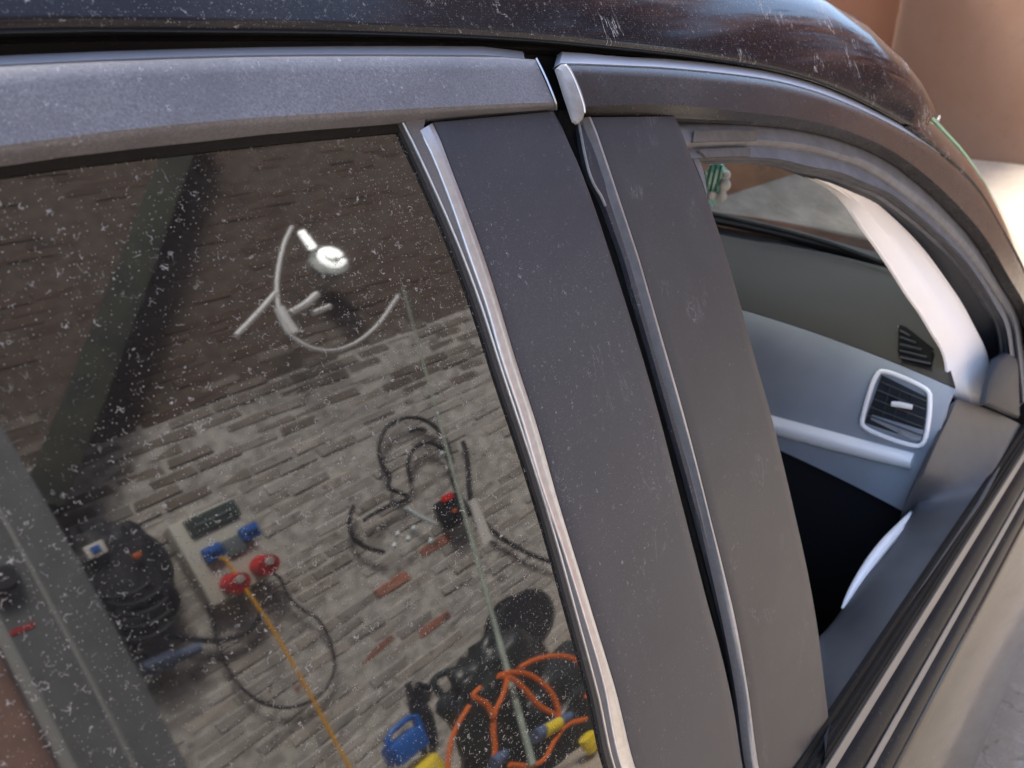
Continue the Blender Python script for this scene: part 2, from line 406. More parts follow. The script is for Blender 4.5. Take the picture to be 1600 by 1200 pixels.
def steel_wall(label, x0, y0, x1, y1, h, m, step):
    d = Vector((x1-x0, y1-y0, 0)); L = d.length; d.normalize(); nn = Vector((d.y, -d.x, 0))
    e = empty('rusty_steel_wall', (x0, y0, GZ), label, 'wall')
    k_ = round(L/step); rot = Matrix((( d.x, nn.x, 0), (d.y, nn.y, 0), (0, 0, 1)))
    for i in range(k_):
        b = MB(); c = Vector((x0, y0, 0))+d*(L*(i+.5)/k_) - nn*.03; c.z = GZ+h/2
        b.box(c, (L/k_-.004, .06, h), rot, .003); b.build('panel', m, e)
    b = MB(); c = Vector((x0, y0, 0))+d*(L/2) - nn*.03; c.z = GZ+h+.03
    b.box(c, (L, .10, .06), rot, .005); b.build('capping', m, e)
    return e
steel_wall('low dark rust brown steel wall seen beyond the roof and through the windscreen', 6.5, 3.75, 11.88, 3.75, 3.3, M['rust_dark'], 5.4)
steel_wall('tall dark rusty steel wall out of view beyond the car, added to shade it', -8.0, 3.75, 6.49, 3.75, 7.6, M['rust_dark'], 4.83)  # unseen stretch, added and made tall to keep sun off the car
steel_wall('bright orange brown rusty steel wall in the upper right corner', 11.9, 3.80, 11.9, -7.0, 4.2, M['rust'], 10.8)

#@@CAR
# ------------------------------------------------------------------ the car
car = empty('car', (1.0, .98, GZ), 'black car seen close up at the middle door pillars, front window lowered', 'car')
CY = .98
GUT = [(0, 80), (200, 72), (400, 66), (600, 64), (800, 66), (880, 73), (975, 80), (1050, 84), (1200, 102), (1230, 108), (1275, 122), (1325, 142), (1375, 168), (1425, 197), (1470, 233), (1510, 274), (1533, 302), (1560, 348), (1600, 425)]
XL = [(-1.4, -.16), (-.9, -.075), (-.45, -.022)]
AP = [(.12, -.13), (.30, -.34)]      # the A-pillar carries on down to the bonnet
ROOF0 = [(0, 33), (300, 35), (600, 42), (800, 52), (950, 66), (1100, 84), (1200, 101), (1275, 121), (1325, 141), (1375, 166), (1425, 195), (1442, 207)]
# roof skin: edge line, a shoulder, the crown line, the centre, then mirrored to the far side
nR = 56
E0 = catmull([P3(x, z, 0.0) for x, z in [(foot(0, 33, 0)[0]+dx, foot(0, 33, 0)[1]+dz) for dx, dz in XL] + [foot(a, b, 0) for a, b in ROOF0]], nR)
CONT = [(1.02, .45, 1.449)] + [tuple(plane_pt(px, py, (0, y, 0), (0, 1, 0))) for px, py, y in ((1262, 14, .435), (1300, 30, .42), (1350, 70, .39), (1400, 112, .36), (1446, 180, .318))]
CONT = [(-1.3, .46, 1.36), (-.8, .47, 1.43), (-.3, .47, 1.463), (.3, .47, 1.474), (.7, .465, 1.466)] + CONT
E2 = catmull(CONT, nR)
E3 = catmull([(-1.3, CY, 1.37), (-.8, CY, 1.44), (-.3, CY, 1.475), (.3, CY, 1.484), (.7, CY, 1.474), (1.0, CY, 1.445), (1.2, CY, 1.395)], nR)
rows = []
for t in (0, .02, .08, .2, .35, .5, .65, .8, .92, 1):
    r = []
    for i in range(nR):
        p = E0[i].lerp(E2[i], t); h = (E2[i]-E0[i]).length
        bulge = .16*h*math.sin(math.pi*t)
        p = p + Vector((0, -.55, .83))*bulge; r.append(p)
    rows.append(r)
for t in (.15, .4, .7, 1.0):
    rows.append([Vector((E2[i].x+(E3[i].x-E2[i].x)*t, E2[i].y+(E3[i].y-E2[i].y)*t, E2[i].z+(E3[i].z-E2[i].z)*(t**.8))) for i in range(nR)])
near = len(rows)
for r in rows[near-2::-1]: rows.append([Vector((p.x, 2*CY-p.y, p.z)) for p in r])
V = [p for r in rows for p in r]; K = len(V); V += [p-Vector((0, -.002, .004)) for p in V]
Fs = []
for r in range(len(rows)-1):
    for i in range(nR-1):
        a = r*nR+i; Fs += [(a, a+1, a+nR+1, a+nR), (K+a, K+a+nR, K+a+nR+1, K+a+1)]
for i in range(nR-1):
    q = (len(rows)-1)*nR+i; Fs += [(i, K+i, K+i+1, i+1), (q, q+1, K+q+1, K+q)]
for r in range(len(rows)-1):
    a = r*nR; Fs.append((a, a+nR, K+a+nR, K+a)); a += nR-1; Fs.append((a, K+a, K+a+nR, a+nR))
roof = mesh('roof', V, Fs, M['paint'], car, ang=60)
# black gutter rubber between roof and doors
def shf(l, d): return [(x-d*.6 if x > 1450 else x, y+d) for x, y in l]
GA = [(1442, 210), (1464, 229), (1486, 249), (1511, 273), (1534, 302), (1560, 346), (1605, 432)]
ribbon('roof_seal', [(ROOF0[:-1]+shf(GA, -2), -.005, XL), ([(0, 52), (300, 50), (600, 54), (800, 62), (950, 75), (1100, 92), (1200, 107), (1275, 127), (1325, 147), (1375, 172), (1425, 199)]+shf(GA, 2), .000, XL), ([(0, 62), (300, 58), (600, 60), (800, 67), (950, 79), (1100, 95), (1200, 109), (1275, 129), (1325, 149), (1375, 173), (1425, 201)]+shf(GA, 4), -.010, XL),
                     ([(0, 88), (300, 80), (600, 73), (800, 75), (950, 86), (1100, 97), (1200, 112), (1275, 132), (1325, 152), (1375, 176), (1425, 204)]+shf(GA, 7), -.012, XL)], M['seal_black'], car, n=80, thick=.006, sub=2)
# dark jamb behind the doors
ribbon('door_jamb', [([(0, 60), (400, 50), (800, 55), (1000, 72), (1200, 100), (1300, 130), (1330, 150)], -.022, XL), ([(0, 290), (400, 240), (800, 210), (1000, 190), (1200, 190), (1300, 205), (1330, 215)], -.022, XL)], M['dark'], car, n=40, thick=.004, sub=2)
ribbon('centre_pillar', [([(640, 150), (700, 310), (780, 500), (850, 720), (920, 950), (990, 1260)], -.024, None, [(0, -.25)]), ([(1040, 150), (1075, 300), (1120, 460), (1170, 640), (1230, 900), (1270, 1260)], -.024, None, [(0, -.25)])], M['dark'], car, n=30, thick=.10, sub=3)

# ---- A-pillar skin, windscreen and its green edge
AO = [(1446, 180), (1478, 213), (1500, 237), (1525, 272), (1550, 315), (1575, 360), (1606, 422)]
AG = [(1440, 208), (1462, 227), (1484, 247), (1510, 271), (1534, 300), (1559, 343), (1605, 430)]
ap0 = [S(a, b, .003) for a, b in AG]; ap0.insert(0, ap0[0]+(ap0[0]-ap0[1])*.8+Vector((0, .003, -.004))); ap0 += [ap0[-1]+Vector((.14, -.035, -.15)), ap0[-1]+Vector((.30, -.055, -.28))]
ap1 = [plane_pt(a, b, (0, S(*q, 0).y+.028, 0), (0, 1, 0)) for (a, b), q in zip(AO, AG)]; ap1.insert(0, ap1[0]+(ap1[0]-ap1[1])*.8+Vector((0, .003, -.005))); ap1 += [ap1[-1]+Vector((.15, -.03, -.13)), ap1[-1]+Vector((.32, -.04, -.265))]
na = 30; A0 = catmull(ap0, na); A1 = catmull(ap1, na)
rows = []
for t in (0, .06, .3, .6, .9, 1): rows.append([A0[i].lerp(A1[i], t)+Vector((0, -1, .3))*(.006*math.sin(math.pi*t)) for i in range(na)])
rows.append([p+Vector((-.012, .03, -.012)) for p in rows[-1]]); rows.append([p+Vector((-.03, .03, -.02)) for p in A0])
V = [p for r in rows for p in r]; Fs = []
for r in range(len(rows)):
    for i in range(na-1):
        a = r*na+i; b = ((r+1) % len(rows))*na+i; Fs.append((a, a+1, b+1, b))
ends = [tuple(r*na for r in range(len(rows))), tuple(r*na+na-1 for r in range(len(rows)))]
mesh('windscreen_pillar', V, Fs+ends, M['paint'], car, ang=50)
mesh('windscreen_pillar', [Vector((p.x, 2*CY-p.y, p.z)) for p in V], Fs+ends, M['frame'], car, ang=50)
# windscreen: from this pillar to the far one, bowed forward in the middle
nw = 16; SC = []
for i in range(na):
    a = A1[i]+Vector((.004, .002, .002)); wv = 2*(CY-a.y)
    SC.append([Vector((a.x+.11*math.sin(math.pi*j/nw), a.y+wv*j/nw, a.z+.055*math.sin(math.pi*j/nw)*(1 if i < na*.5 else 1))) for j in range(nw+1)])
V = [p for r in SC for p in r]
Fs = [(i*(nw+1)+j, i*(nw+1)+j+1, (i+1)*(nw+1)+j+1, (i+1)*(nw+1)+j) for i in range(na-1) for j in range(nw)]
screen = mesh('windscreen', V, Fs, M['screen'], car, ang=80)
b = MB(); b.tube([p+Vector((.001, -.001, .002)) for p in A1[:]], .0026, 8); b.build('glass_edge', M['screen_edge'], screen)

# ---- rear door: frame, glass, trim, pillar panel
FL_T = [(0, 85), (200, 77), (400, 72), (600, 70), (800, 73), (821, 77)]
FL_B = [(0, 105), (200, 95), (400, 89), (600, 88), (800, 90), (822, 92)]
FR_T = [(0, 103), (200, 94), (400, 88), (600, 87), (800, 89), (838, 91)]
FR_T2 = [(0, 108), (200, 98), (400, 92), (600, 91), (800, 93), (840, 96)]
FR_C = [(0, 228), (200, 202), (400, 184), (600, 172), (800, 162), (868, 159)]
FR_C2 = [(0, 240), (200, 212), (400, 193), (600, 180), (800, 168), (869, 164)]
FR_D = [(0, 262), (150, 241), (300, 225), (450, 208), (625, 194), (740, 181), (869, 172)]
rdoor = ribbon('rear_door', [([(0, 95), (400, 80), (800, 82), (820, 84)], -.014, XL), ([(0, 270), (400, 222), (800, 190), (868, 178)], -.014, XL)], M['dark'], car, n=30, thick=.03, sub=2)
ribbon('frame_lip', [(FL_T, -.007, XL), (FL_B, -.002, XL)], M['lip'], rdoor, thick=.006, sub=3, bev=.002, bevw=.002)
ribbon('door_frame', [(FR_T, .000, XL), (FR_T2, .004, XL), (FR_C, .007, XL), (FR_C2, .005, XL), (FR_D, -.004, XL)], M['frame_dusty'], rdoor, n=60, thick=.006, sub=4, ang=50, bev=.0012, bevw=.001)
b = MB(); b.tube(catmull([S(838, 91, .0035), S(850, 115, .005), (S(860, 138, .006)), S(868, 159, .0065), S(869, 171, .000)], 14), .0006, 6); b.build('frame_edge', M['chrome'], rdoor)

GL_T = [(0, 262), (150, 241), (300, 225), (450, 208), (632, 192)]
GLR = [(628, 190), (640, 222), (665, 277), (700, 352), (740, 455), (779, 580), (820, 703), (855, 820), (890, 945), (925, 1075), (958, 1215)]
# glass = grid over (x,z): from the traced right edge far back to the left
nz, nx = 60, 56
gr = catmull([foot(a, b, G_OFF) for a, b in GLR], nz)
gx = []
for p in gr:
    gx.append(p)
zt, zb = gr[0].y+.02, gr[-1].y-.20
V = []
ext = [Vector((gr[-1].x+.012, gr[-1].y-.05)), Vector((gr[-1].x+.03, gr[-1].y-.13)), Vector((gr[-1].x+.05, gr[-1].y-.20))]
edge = [Vector((gr[0].x-.012, gr[0].y+.025))] + gx + ext
XB = -.62
for e in edge:
    for i in range(nx):
        x = XB+(e.x-XB)*i/(nx-1); zz = e.y - .04*((e.x-x)/.9)**2*(1 if e.y > 1.3 else .4)
        V.append(P3(x, zz, G_OFF))
K = len(V); V += [p + Vector((0, .004, -.002)) for p in V]; ne = len(edge)
Fs = []
for r in range(ne-1):
    for i in range(nx-1):
        a = r*nx+i; Fs += [(a, a+1, a+nx+1, a+nx), (K+a, K+a+nx, K+a+nx+1, K+a+1)]
for r in range(ne-1):
    a = r*nx+nx-1; Fs.append((a, K+a, K+a+nx, a+nx)); a = r*nx; Fs.append((a, a+nx, K+a+nx, K+a))
for i in range(nx-1):
    q = (ne-1)*nx+i; Fs += [(i, K+i, K+i+1, i+1), (q, q+1, K+q+1, K+q)]
wglass = mesh('window_glass', V, Fs, M['glass'], rdoor, ang=60)
ribbon('glass_run', [([(0, 258), (150, 238), (300, 221), (450, 204), (632, 189)], -.0035, XL), ([(0, 277), (150, 256), (300, 239), (450, 222), (638, 205)], -.0045, XL)], M['seal_black'], rdoor, thick=.002, sub=2)
# rubber, lip, bright strip, satin panel
SEAL_R = [(630, 191), (643, 218), (672, 280), (706, 357), (746, 460), (788, 590), (830, 717), (866, 834), (900, 957), (934, 1083), (966, 1215)]
DN = [(.03, -.06), (.055, -.13), (.065, -.17)]
ribbon('glass_seal', [([(p[0]-9, p[1]+2) for p in SEAL_R], -.0035, None, DN), (SEAL_R, -.0025, None, DN)], M['rubber'], rdoor, n=60, thick=.006, sub=3)
ribbon('silver_edge', [(SEAL_R, -.0015, None, DN), ([(p[0]+2.6, p[1]-.6) for p in SEAL_R], -.0015, None, DN)], M['chrome'], rdoor, n=60, thick=.004, sub=2, bev=.0006, bevw=.0006)
LIP_L = [(p[0]+2.6, p[1]-.6) for p in SEAL_R]
CHL = [(667, 184), (662, 205), (682, 255), (711, 333), (734, 400), (761, 477), (784, 557), (815, 650), (846, 755), (878, 850), (912, 960), (943, 1066), (977, 1215)]
ribbon('rubber_lip', [(LIP_L, -.0022, None, DN), ([(665, 184), (660, 207), (683, 262), (712, 338), (736, 408), (762, 482), (785, 560), (816, 655), (847, 760), (879, 855), (913, 965), (944, 1070), (978, 1215)], -.001, None, DN)], M['rubber_lt'], rdoor, n=60, thick=.005, sub=4)
CHR = [(669, 184), (679, 190), (702, 253), (735, 340), (769, 437), (805, 557), (842, 672), (872, 780), (904, 885), (933, 980), (962, 1075), (1000, 1215)]
CHL2 = [(658, 203), (682, 257), (711, 333), (734, 400), (761, 477), (784, 557), (815, 650), (846, 755), (878, 850), (912, 960), (943, 1066), (977, 1215)]
CHM = [((a[0]*.35+b[0]*.65), (a[1]*.35+b[1]*.65)) for a, b in zip([tuple(q) for q in catmull(CHL2, 14)], [tuple(q) for q in catmull(CHR[1:], 14)])]
ribbon('trim_strip', [(CHL2, .000, None, DN), (CHM, .0014, None, DN), (CHR[1:], .0005, None, DN)], M['chrome'], rdoor, n=60, thick=.004, sub=4, bev=.0015, bevw=.0012, ang=50)
RPR = [(869, 173), (890, 222), (907, 260), (931, 325), (955, 397), (980, 475), (1006, 560), (1033, 655), (1058, 752), (1082, 845), (1105, 935), (1128, 1020), (1148, 1110), (1166, 1215)]
ribbon('pillar_panel', [(CHR[1:], -.0005, None, DN), (RPR, .000, None, DN)], M['applique'], rdoor, n=70, thick=.005, sub=10, bev=.0015, bevw=.002)
ribbon('body_seal', [([(876, 172), (897, 222), (938, 325), (987, 475), (1040, 655), (1089, 845), (1135, 1020), (1173, 1215)], -.018, None, DN), ([(905, 172), (935, 260), (975, 360), (1010, 470), (1058, 655), (1107, 845), (1153, 1020), (1190, 1215)], -.016, None, DN)], M['rubber'], car, n=40, thick=.004, sub=4)

# ---- front door
FB_T = [(881, 79), (975, 88), (1050, 92), (1200, 111), (1275, 131), (1325, 151), (1375, 176), (1425, 204), (1475, 240), (1512, 278), (1535, 306), (1562, 352), (1604, 436)]
FB_M = [(876, 99), (975, 103), (1050, 107), (1200, 124), (1275, 143), (1325, 162), (1375, 185), (1425, 212), (1475, 245), (1514, 281), (1536, 308), (1563, 354), (1605, 438)]
FB_C = [(905, 166), (1012, 163), (1069, 165), (1170, 176), (1256, 187), (1325, 205), (1394, 236), (1462, 287), (1523, 350), (1549, 385), (1573, 427), (1604, 482)]
FB_D = [(908, 181), (1012, 181), (1060, 185), (1170, 190), (1256, 199), (1325, 216), (1394, 247), (1458, 297), (1516, 357), (1543, 394), (1567, 436), (1601, 495)]
FEXT = [(.05, -.06), (.10, -.13), (.135, -.185)]
fdoor = ribbon('front_door', [([(885, 92), (1050, 102), (1200, 121), (1325, 158), (1425, 209), (1512, 281), (1562, 354), (1604, 440)], -.016, None, FEXT), ([(910, 178), (1060, 184), (1170, 188), (1256, 197), (1325, 214), (1394, 245), (1458, 295), (1516, 355), (1567, 434), (1601, 492)], -.016, None, FEXT)], M['dark'], car, n=44, thick=.02, sub=2)
ribbon('frame_lip', [(FB_T, -.006, None, FEXT), (FB_M, .000, None, FEXT)], M['lip_metal'], fdoor, n=60, thick=.006, sub=3, bev=.0012, bevw=.001)
ribbon('door_frame', [(FB_M, .001, None, FEXT), ([(p[0], p[1]+3) for p in FB_M], .004, None, FEXT), (FB_C, .006, None, FEXT), (FB_D, -.003, None, FEXT)], M['frame'], fdoor, n=70, thick=.006, sub=4, ang=50, bev=.0008, bevw=.0008)
# window channel: two rubber ribs with a groove between them
CH = [[(1030, 184), (1110, 187), (1183, 190), (1256, 199), (1325, 217), (1394, 248), (1458, 298), (1516, 358), (1543, 395), (1567, 437), (1592, 492)],
      [(1030, 202), (1110, 196), (1183, 198), (1256, 207), (1320, 224), (1385, 252), (1448, 301), (1506, 362), (1534, 400), (1560, 444), (1588, 500)],
      [(1030, 222), (1110, 219), (1183, 218), (1256, 226), (1312, 240), (1362, 259), (1425, 300), (1490, 358), (1526, 402), (1555, 446), (1584, 502)],
      [(1040, 231), (1110, 227), (1183, 225), (1256, 233), (1306, 246), (1352, 263), (1412, 302), (1480, 360), (1520, 406), (1550, 450), (1581, 506)],
      [(1045, 234), (1110, 231), (1183, 229), (1256, 237), (1304, 249), (1349, 266), (1409, 305), (1477, 363), (1517, 409), (1548, 453), (1580, 509)],
      [(1050, 247), (1110, 246), (1183, 246), (1225, 250), (1265, 260), (1310, 268), (1350, 284), (1390, 301), (1428, 329), (1464, 360), (1500, 396), (1525, 428), (1552, 472), (1572, 512)],
      [(1055, 252), (1110, 250), (1183, 249), (1222, 253), (1262, 264), (1306, 273), (1346, 288), (1386, 305), (1424, 333), (1460, 364), (1496, 400), (1521, 432), (1548, 476), (1569, 516)]]
CO = [-.018, -.012, -.010, -.014, -.017, -.014, -.024]
CEX = [(.025, -.055), (.055, -.12), (.075, -.16)]
ribbon('window_channel', [(l, o, None, CEX) for l, o in zip(CH, CO)], M['rubber_grey'], fdoor, n=70, thick=.012, sub=4, ang=60)
ribbon('tape_patch', [([(1085, 205), (1130, 203), (1183, 205)], -.0085), ([(1083, 222), (1130, 220), (1183, 219)], -.0085)], M['tape'], fdoor, n=12, thick=.002, sub=4)
ribbon('tape_patch', [([(1092, 234), (1130, 232), (1172, 231)], -.0128), ([(1104, 246), (1135, 244), (1172, 244)], -.0115)], M['tape'], fdoor, n=12, thick=.003, sub=4)
ribbon('pillar_sleeve', [([(1066, 200), (1082, 245), (1098, 285), (1104, 306)], -.016), ([(1082, 228), (1094, 252), (1101, 275), (1105, 300)], -.018)], M['rubber_grey'], fdoor, n=16, thick=.01, sub=3)
# inner edge of the door opening
IN0 = [(1180, 250), (1222, 254), (1262, 265), (1306, 274), (1346, 289), (1386, 306), (1424, 334), (1460, 365), (1496, 401), (1521, 433), (1550, 480), (1574, 530), (1580, 560)]
IN1 = [(1180, 250), (1215, 253), (1250, 265), (1300, 286), (1350, 315), (1387, 345), (1425, 382), (1450, 412), (1475, 447), (1500, 482), (1523, 520), (1540, 555), (1548, 600)]
ribbon('opening_trim', [(IN0, -.026, None, [(.02, -.10)]), (IN1, -.062, None, [(.02, -.10)])], M['inner_trim'], car, n=60, thick=.01, sub=5, ang=60)
# pillar panel and its bright strip
STL = [(917, 182), (938, 243), (959, 305), (978, 362), (993, 408), (1008, 460), (1032, 545), (1057, 632), (1084, 730), (1105, 813), (1126, 903), (1145, 990), (1162, 1083), (1180, 1215)]
STR = [(925, 182), (945, 240), (966, 303), (985, 360), (1000, 406), (1015, 458), (1040, 545), (1065, 632), (1091, 730), (1112, 815), (1133, 898), (1151, 975), (1168, 1070), (1190, 1215)]
ribbon('trim_strip', [(STL, -.001, None, DN), ([(a[0]*.45+b[0]*.55, a[1]*.45+b[1]*.55) for a, b in zip(STL, STR)], .0012, None, DN), (STR, .000, None, DN)], M['chrome_fine'], fdoor, n=70, thick=.006, sub=4, bev=.001, bevw=.0008, ang=50)
ribbon('strip_backing', [([(906, 195), (911, 232), (920, 268), (928, 288), (943, 315), (956, 352), (975, 405), (990, 458), (1016, 545), (1043, 640), (1070, 735), (1093, 820), (1116, 908), (1136, 993), (1153, 1085), (1170, 1215)], -.008, None, DN), (STL, -.003, None, DN)], M['applique'], fdoor, n=60, thick=.004, sub=3)
b = MB(); b.tube(catmull([S(a, c, -.0065) for a, c in ((904, 190), (908, 212), (913, 238), (920, 268), (928, 288), (940, 308), (946, 322))], 24), .0010, 6); b.build('strip_wire', M['plug'], fdoor)
FPR = [(1058, 181), (1070, 215), (1090, 266), (1112, 326), (1134, 392), (1156, 468), (1180, 557), (1201, 630), (1222, 712), (1243, 802), (1263, 893), (1278, 978), (1289, 1067), (1297, 1135), (1302, 1215)]
ribbon('pillar_panel', [(STR, -.0005, None, DN), (FPR, .000, None, DN)], M['applique2'], fdoor, n=70, thick=.006, sub=10, bev=.0015, bevw=.002)
# end plug
PL0 = [(875, 112), (884, 150), (896, 185), (903, 190)]
pv = [(872, 106), (880, 99), (888, 100), (895, 113), (908, 143), (916, 170), (913, 185), (905, 192), (899, 188), (887, 153), (876, 118)]
c_ = [S(a, q, .006) for a, q in pv]; nn = nrm(1.38); c_in = []
cc = sum(c_, Vector((0, 0, 0)))/len(c_)
V = [p-nn*.003 for p in c_] + [p-nn*.001 for p in c_] + [p.lerp(cc, .16)+nn*.0012 for p in c_] + [cc+nn*.0014]
n_ = len(c_); Fs = []
for i in range(n_):
    j = (i+1) % n_
    Fs += [(i, j, n_+j, n_+i), (n_+i, n_+j, 2*n_+j, 2*n_+i), (2*n_+i, 2*n_+j, 3*n_)]
plug = mesh('end_plug', V, Fs+[tuple(range(n_))], M['plug'], fdoor, ang=50)
b = MB(); b.tube(catmull([S(a, q, .0066) for a, q in ((883, 101), (892, 115), (904, 143), (912, 168), (913, 176))], 16), .0010, 6); b.build('plug_ridge', M['white'], plug)

# ---- belt line, door skin
def beltz(x): return .83-.046*(x-.62) if x > .3 else .845 + .0*(x)
def SB(px, py):
    """point on the sloping shoulder below the window"""
    d = ray(px, py); lo, hi = .2, 4
    g = lambda t: (CP.y+d.y*t) - (.133+(CP.z+d.z*t-beltz(CP.x+d.x*t))*.75)
    for _ in range(50):
        m_ = (lo+hi)/2
        if g(m_) < 0: lo = m_
        else: hi = m_
    return CP+d*lo
def belt_ribbon(name, prof, x0, x1, mat, parent, n=40, ang=50):
    """profile [(dz, y)] swept along the belt line"""
    V = []; m_ = len(prof)
    for i in range(n):
        x = x0+(x1-x0)*i/(n-1)
        for dz, y in prof: V.append(Vector((x, y, beltz(x)+dz)))
    Fs = [(i*m_+j, i*m_+(j+1) % m_, (i+1)*m_+(j+1) % m_, (i+1)*m_+j) for i in range(n-1) for j in range(m_)]
    Fs += [tuple(range(m_)), tuple((n-1)*m_+j for j in range(m_))]
    return mesh(name, V, Fs, mat, parent, ang=ang)
SK = [(-.071, .092), (-.0705, .082), (-.073, .0785), (-.082, .0745), (-.11, .0645), (-.15, .053), (-.20, .043), (-.26, .035), (-.32, .0305), (-.37, .030), (-.42, .033), (-.50, .042), (-.64, .052), (-.76, .075), (-.80, .11)]
def skin(x0, x1, name, parent, mat, n=40):
    V = []
    pr = SK+[(dz+.004 if k_ < 3 else dz, y+.014) for k_, (dz, y) in reversed(list(enumerate(SK)))]
    return belt_ribbon(name, pr, x0, x1, mat, parent, n)
skin(.447, 1.60, 'door_skin', fdoor, M['paint_clean'])
skin(-.62, .441, 'door_skin', rdoor, M['paint_clean'])
WSP = [(.003, .139), (.003, .1345), (-.001, .132), (-.004, .1315), (-.004, .1285), (-.008, .1265), (-.0085, .1240), (-.0125, .1230), (-.0135, .1215), (-.022, .125), (-.012, .138)]
BMP = [(-.0140, .1240), (-.0138, .1222), (-.0160, .1205), (-.0220, .1180), (-.0270, .1160), (-.0285, .1140), (-.0295, .1105), (-.0330, .1070), (-.0400, .1015), (-.0432, .0995), (-.0448, .0990), (-.0490, .0965), (-.0540, .0940), (-.0556, .0925), (-.0570, .0885), (-.0610, .0855), (-.0660, .0825), (-.0695, .0812), (-.0700, .0830), (-.0690, .097), (-.025, .13)]
for x0_, x1_, dr_ in ((.447, 1.56, fdoor), (-.62, .441, rdoor)):
    belt_ribbon('weatherstrip', WSP, x0_, x1_, M['seal_black'], dr_, ang=25)
    for bp_ in ([(-.0165, .1200), (-.0195, .1186), (-.0240, .1166), (-.0262, .1158), (-.0255, .1190), (-.018, .122)], [(-.0462, .0978), (-.0480, .0962), (-.0515, .0942), (-.0532, .0938), (-.0525, .097), (-.048, .099)]): belt_ribbon('belt_glint_strip', [(z_, y_-.0012) for z_, y_ in bp_], x0_, x1_, M['bead'], dr_, ang=40)  # added strips, coloured as the bright bands reflected along the moulding
    belt_ribbon('belt_moulding', BMP, x0_, x1_, M['moulding'], dr_, ang=40)
# inner door trim under the window: top edge traced, inner edge traced, lying at sill height
TI = [(1270, 1000), (1282, 991), (1315, 954), (1352, 896), (1380, 862), (1407, 826), (1432, 786), (1438, 745), (1461, 690), (1480, 650), (1492, 622)]
TO = [(1290, 1180), (1300, 1120), (1350, 1045), (1400, 973), (1450, 902), (1500, 830), (1540, 772), (1570, 715), (1596, 664)]
def sill(px, py, dz):
    d = ray(px, py)
    t = (CP.z-(.83+dz))/(-d.z)
    for _ in range(20): t = (CP.z-(beltz(CP.x+d.x*t)+dz))/(-d.z)
    return CP+d*t
nt_ = 40
ti = [plane_pt(a, b, (0, .203, 0), (0, 1, 0)) for a, b in TI]; to = [sill(a, b, .000) for a, b in TO]
ti[-1] += Vector((0, 0, 0))
I = catmull(ti, nt_); O = catmull(to, nt_)
rows = [[p+Vector((0, .0, -.045)) for p in O]] + [O]
for t in (.12, .3, .5, .7, .88, .97): rows.append([O[i].lerp(I[i], t)+Vector((0, 0, .004*math.sin(math.pi*min(1, t*1.02)))) for i in range(nt_)])
rows.append([p+Vector((0, .004, -.012)) for p in I]); rows.append([p+Vector((0, .012, -.06)) for p in I]); rows.append([p+Vector((0, .02, -.42)) for p in I])
V = [p for r in rows for p in r]
Fs = [(r*nt_+i, r*nt_+i+1, (r+1)*nt_+i+1, (r+1)*nt_+i) for r in range(len(rows)-1) for i in range(nt_-1)]
dtrim = mesh('door_trim', V, Fs, M['doortrim'], fdoor, ang=60)
b = MB()
hp = [(1318, 951), (1335, 920), (1360, 882), (1385, 850), (1410, 822), (1430, 797)]
b.tube(catmull([plane_pt(a-2, q, (0, .205, 0), (0, 1, 0)) for a, q in hp], 24), [.0015+.006*math.sin(math.pi*i/23)**.6 for i in range(24)], 10); b.build('handle_trim', M['silver'], dtrim)
# mirror mount
mp = [(1560, 563), (1577, 552), (1589, 558), (1592, 572), (1594, 654), (1575, 646), (1542, 631), (1548, 600)]
c_ = [S(a, q, -.010) for a, q in mp]; nn = nrm(.9); cc = sum(c_, Vector((0, 0, 0)))/len(c_); n_ = len(c_)
V = [p-nn*.010 for p in c_]+[p-nn*.003 for p in c_]+[p.lerp(cc, .10)+nn*.001 for p in c_]+[cc+nn*.002]
Fs = [q for i in range(n_) for j in [(i+1) % n_] for q in ((i, j, n_+j, n_+i), (n_+i, n_+j, 2*n_+j, 2*n_+i), (2*n_+i, 2*n_+j, 3*n_))]
mesh('mirror_mount', V, Fs+[tuple(range(n_))], M['inner_trim'], fdoor, ang=50)

# ---- cabin: pale pillar trim, dashboard, vents
WL = [(1160, 245), (1215, 251), (1247, 267), (1300, 295), (1325, 320), (1350, 357), (1375, 392), (1400, 430), (1420, 462), (1440, 490), (1457, 519), (1475, 550), (1481, 572), (1482, 600), (1490, 615), (1500, 630)]
WR = [(1180, 236), (1222, 248), (1252, 262), (1302, 281), (1355, 306), (1392, 336), (1430, 373), (1455, 403), (1480, 438), (1504, 474), (1522, 508), (1540, 545), (1546, 567), (1545, 592), (1541, 612), (1537, 634)]
ribbon('pillar_trim', [(WL, -.062), ([(a[0]*.55+b[0]*.45, a[1]*.55+b[1]*.45) for a, b in zip(WL, WR)], -.050), (WR, -.046)], M['pillar_in'], car, n=60, thick=.003, sub=4, bev=.001, bevw=.002)
def crown(y): return 1.0 if False else (-.22*max(0, .62-y)**2 - .22*max(0, y-1.34)**2)
DP = [(1.78, .948), (1.70, .958), (1.58, .972), (1.45, .984), (1.34, .992), (1.27, .988), (1.235, .976), (1.215, .955), (1.202, .93), (1.190, .89), (1.180, .85), (1.172, .812), (1.168, .788)]
DP3 = [(1.184, .792), (1.186, .70), (1.185, .60), (1.22, .48), (1.26, .42)]
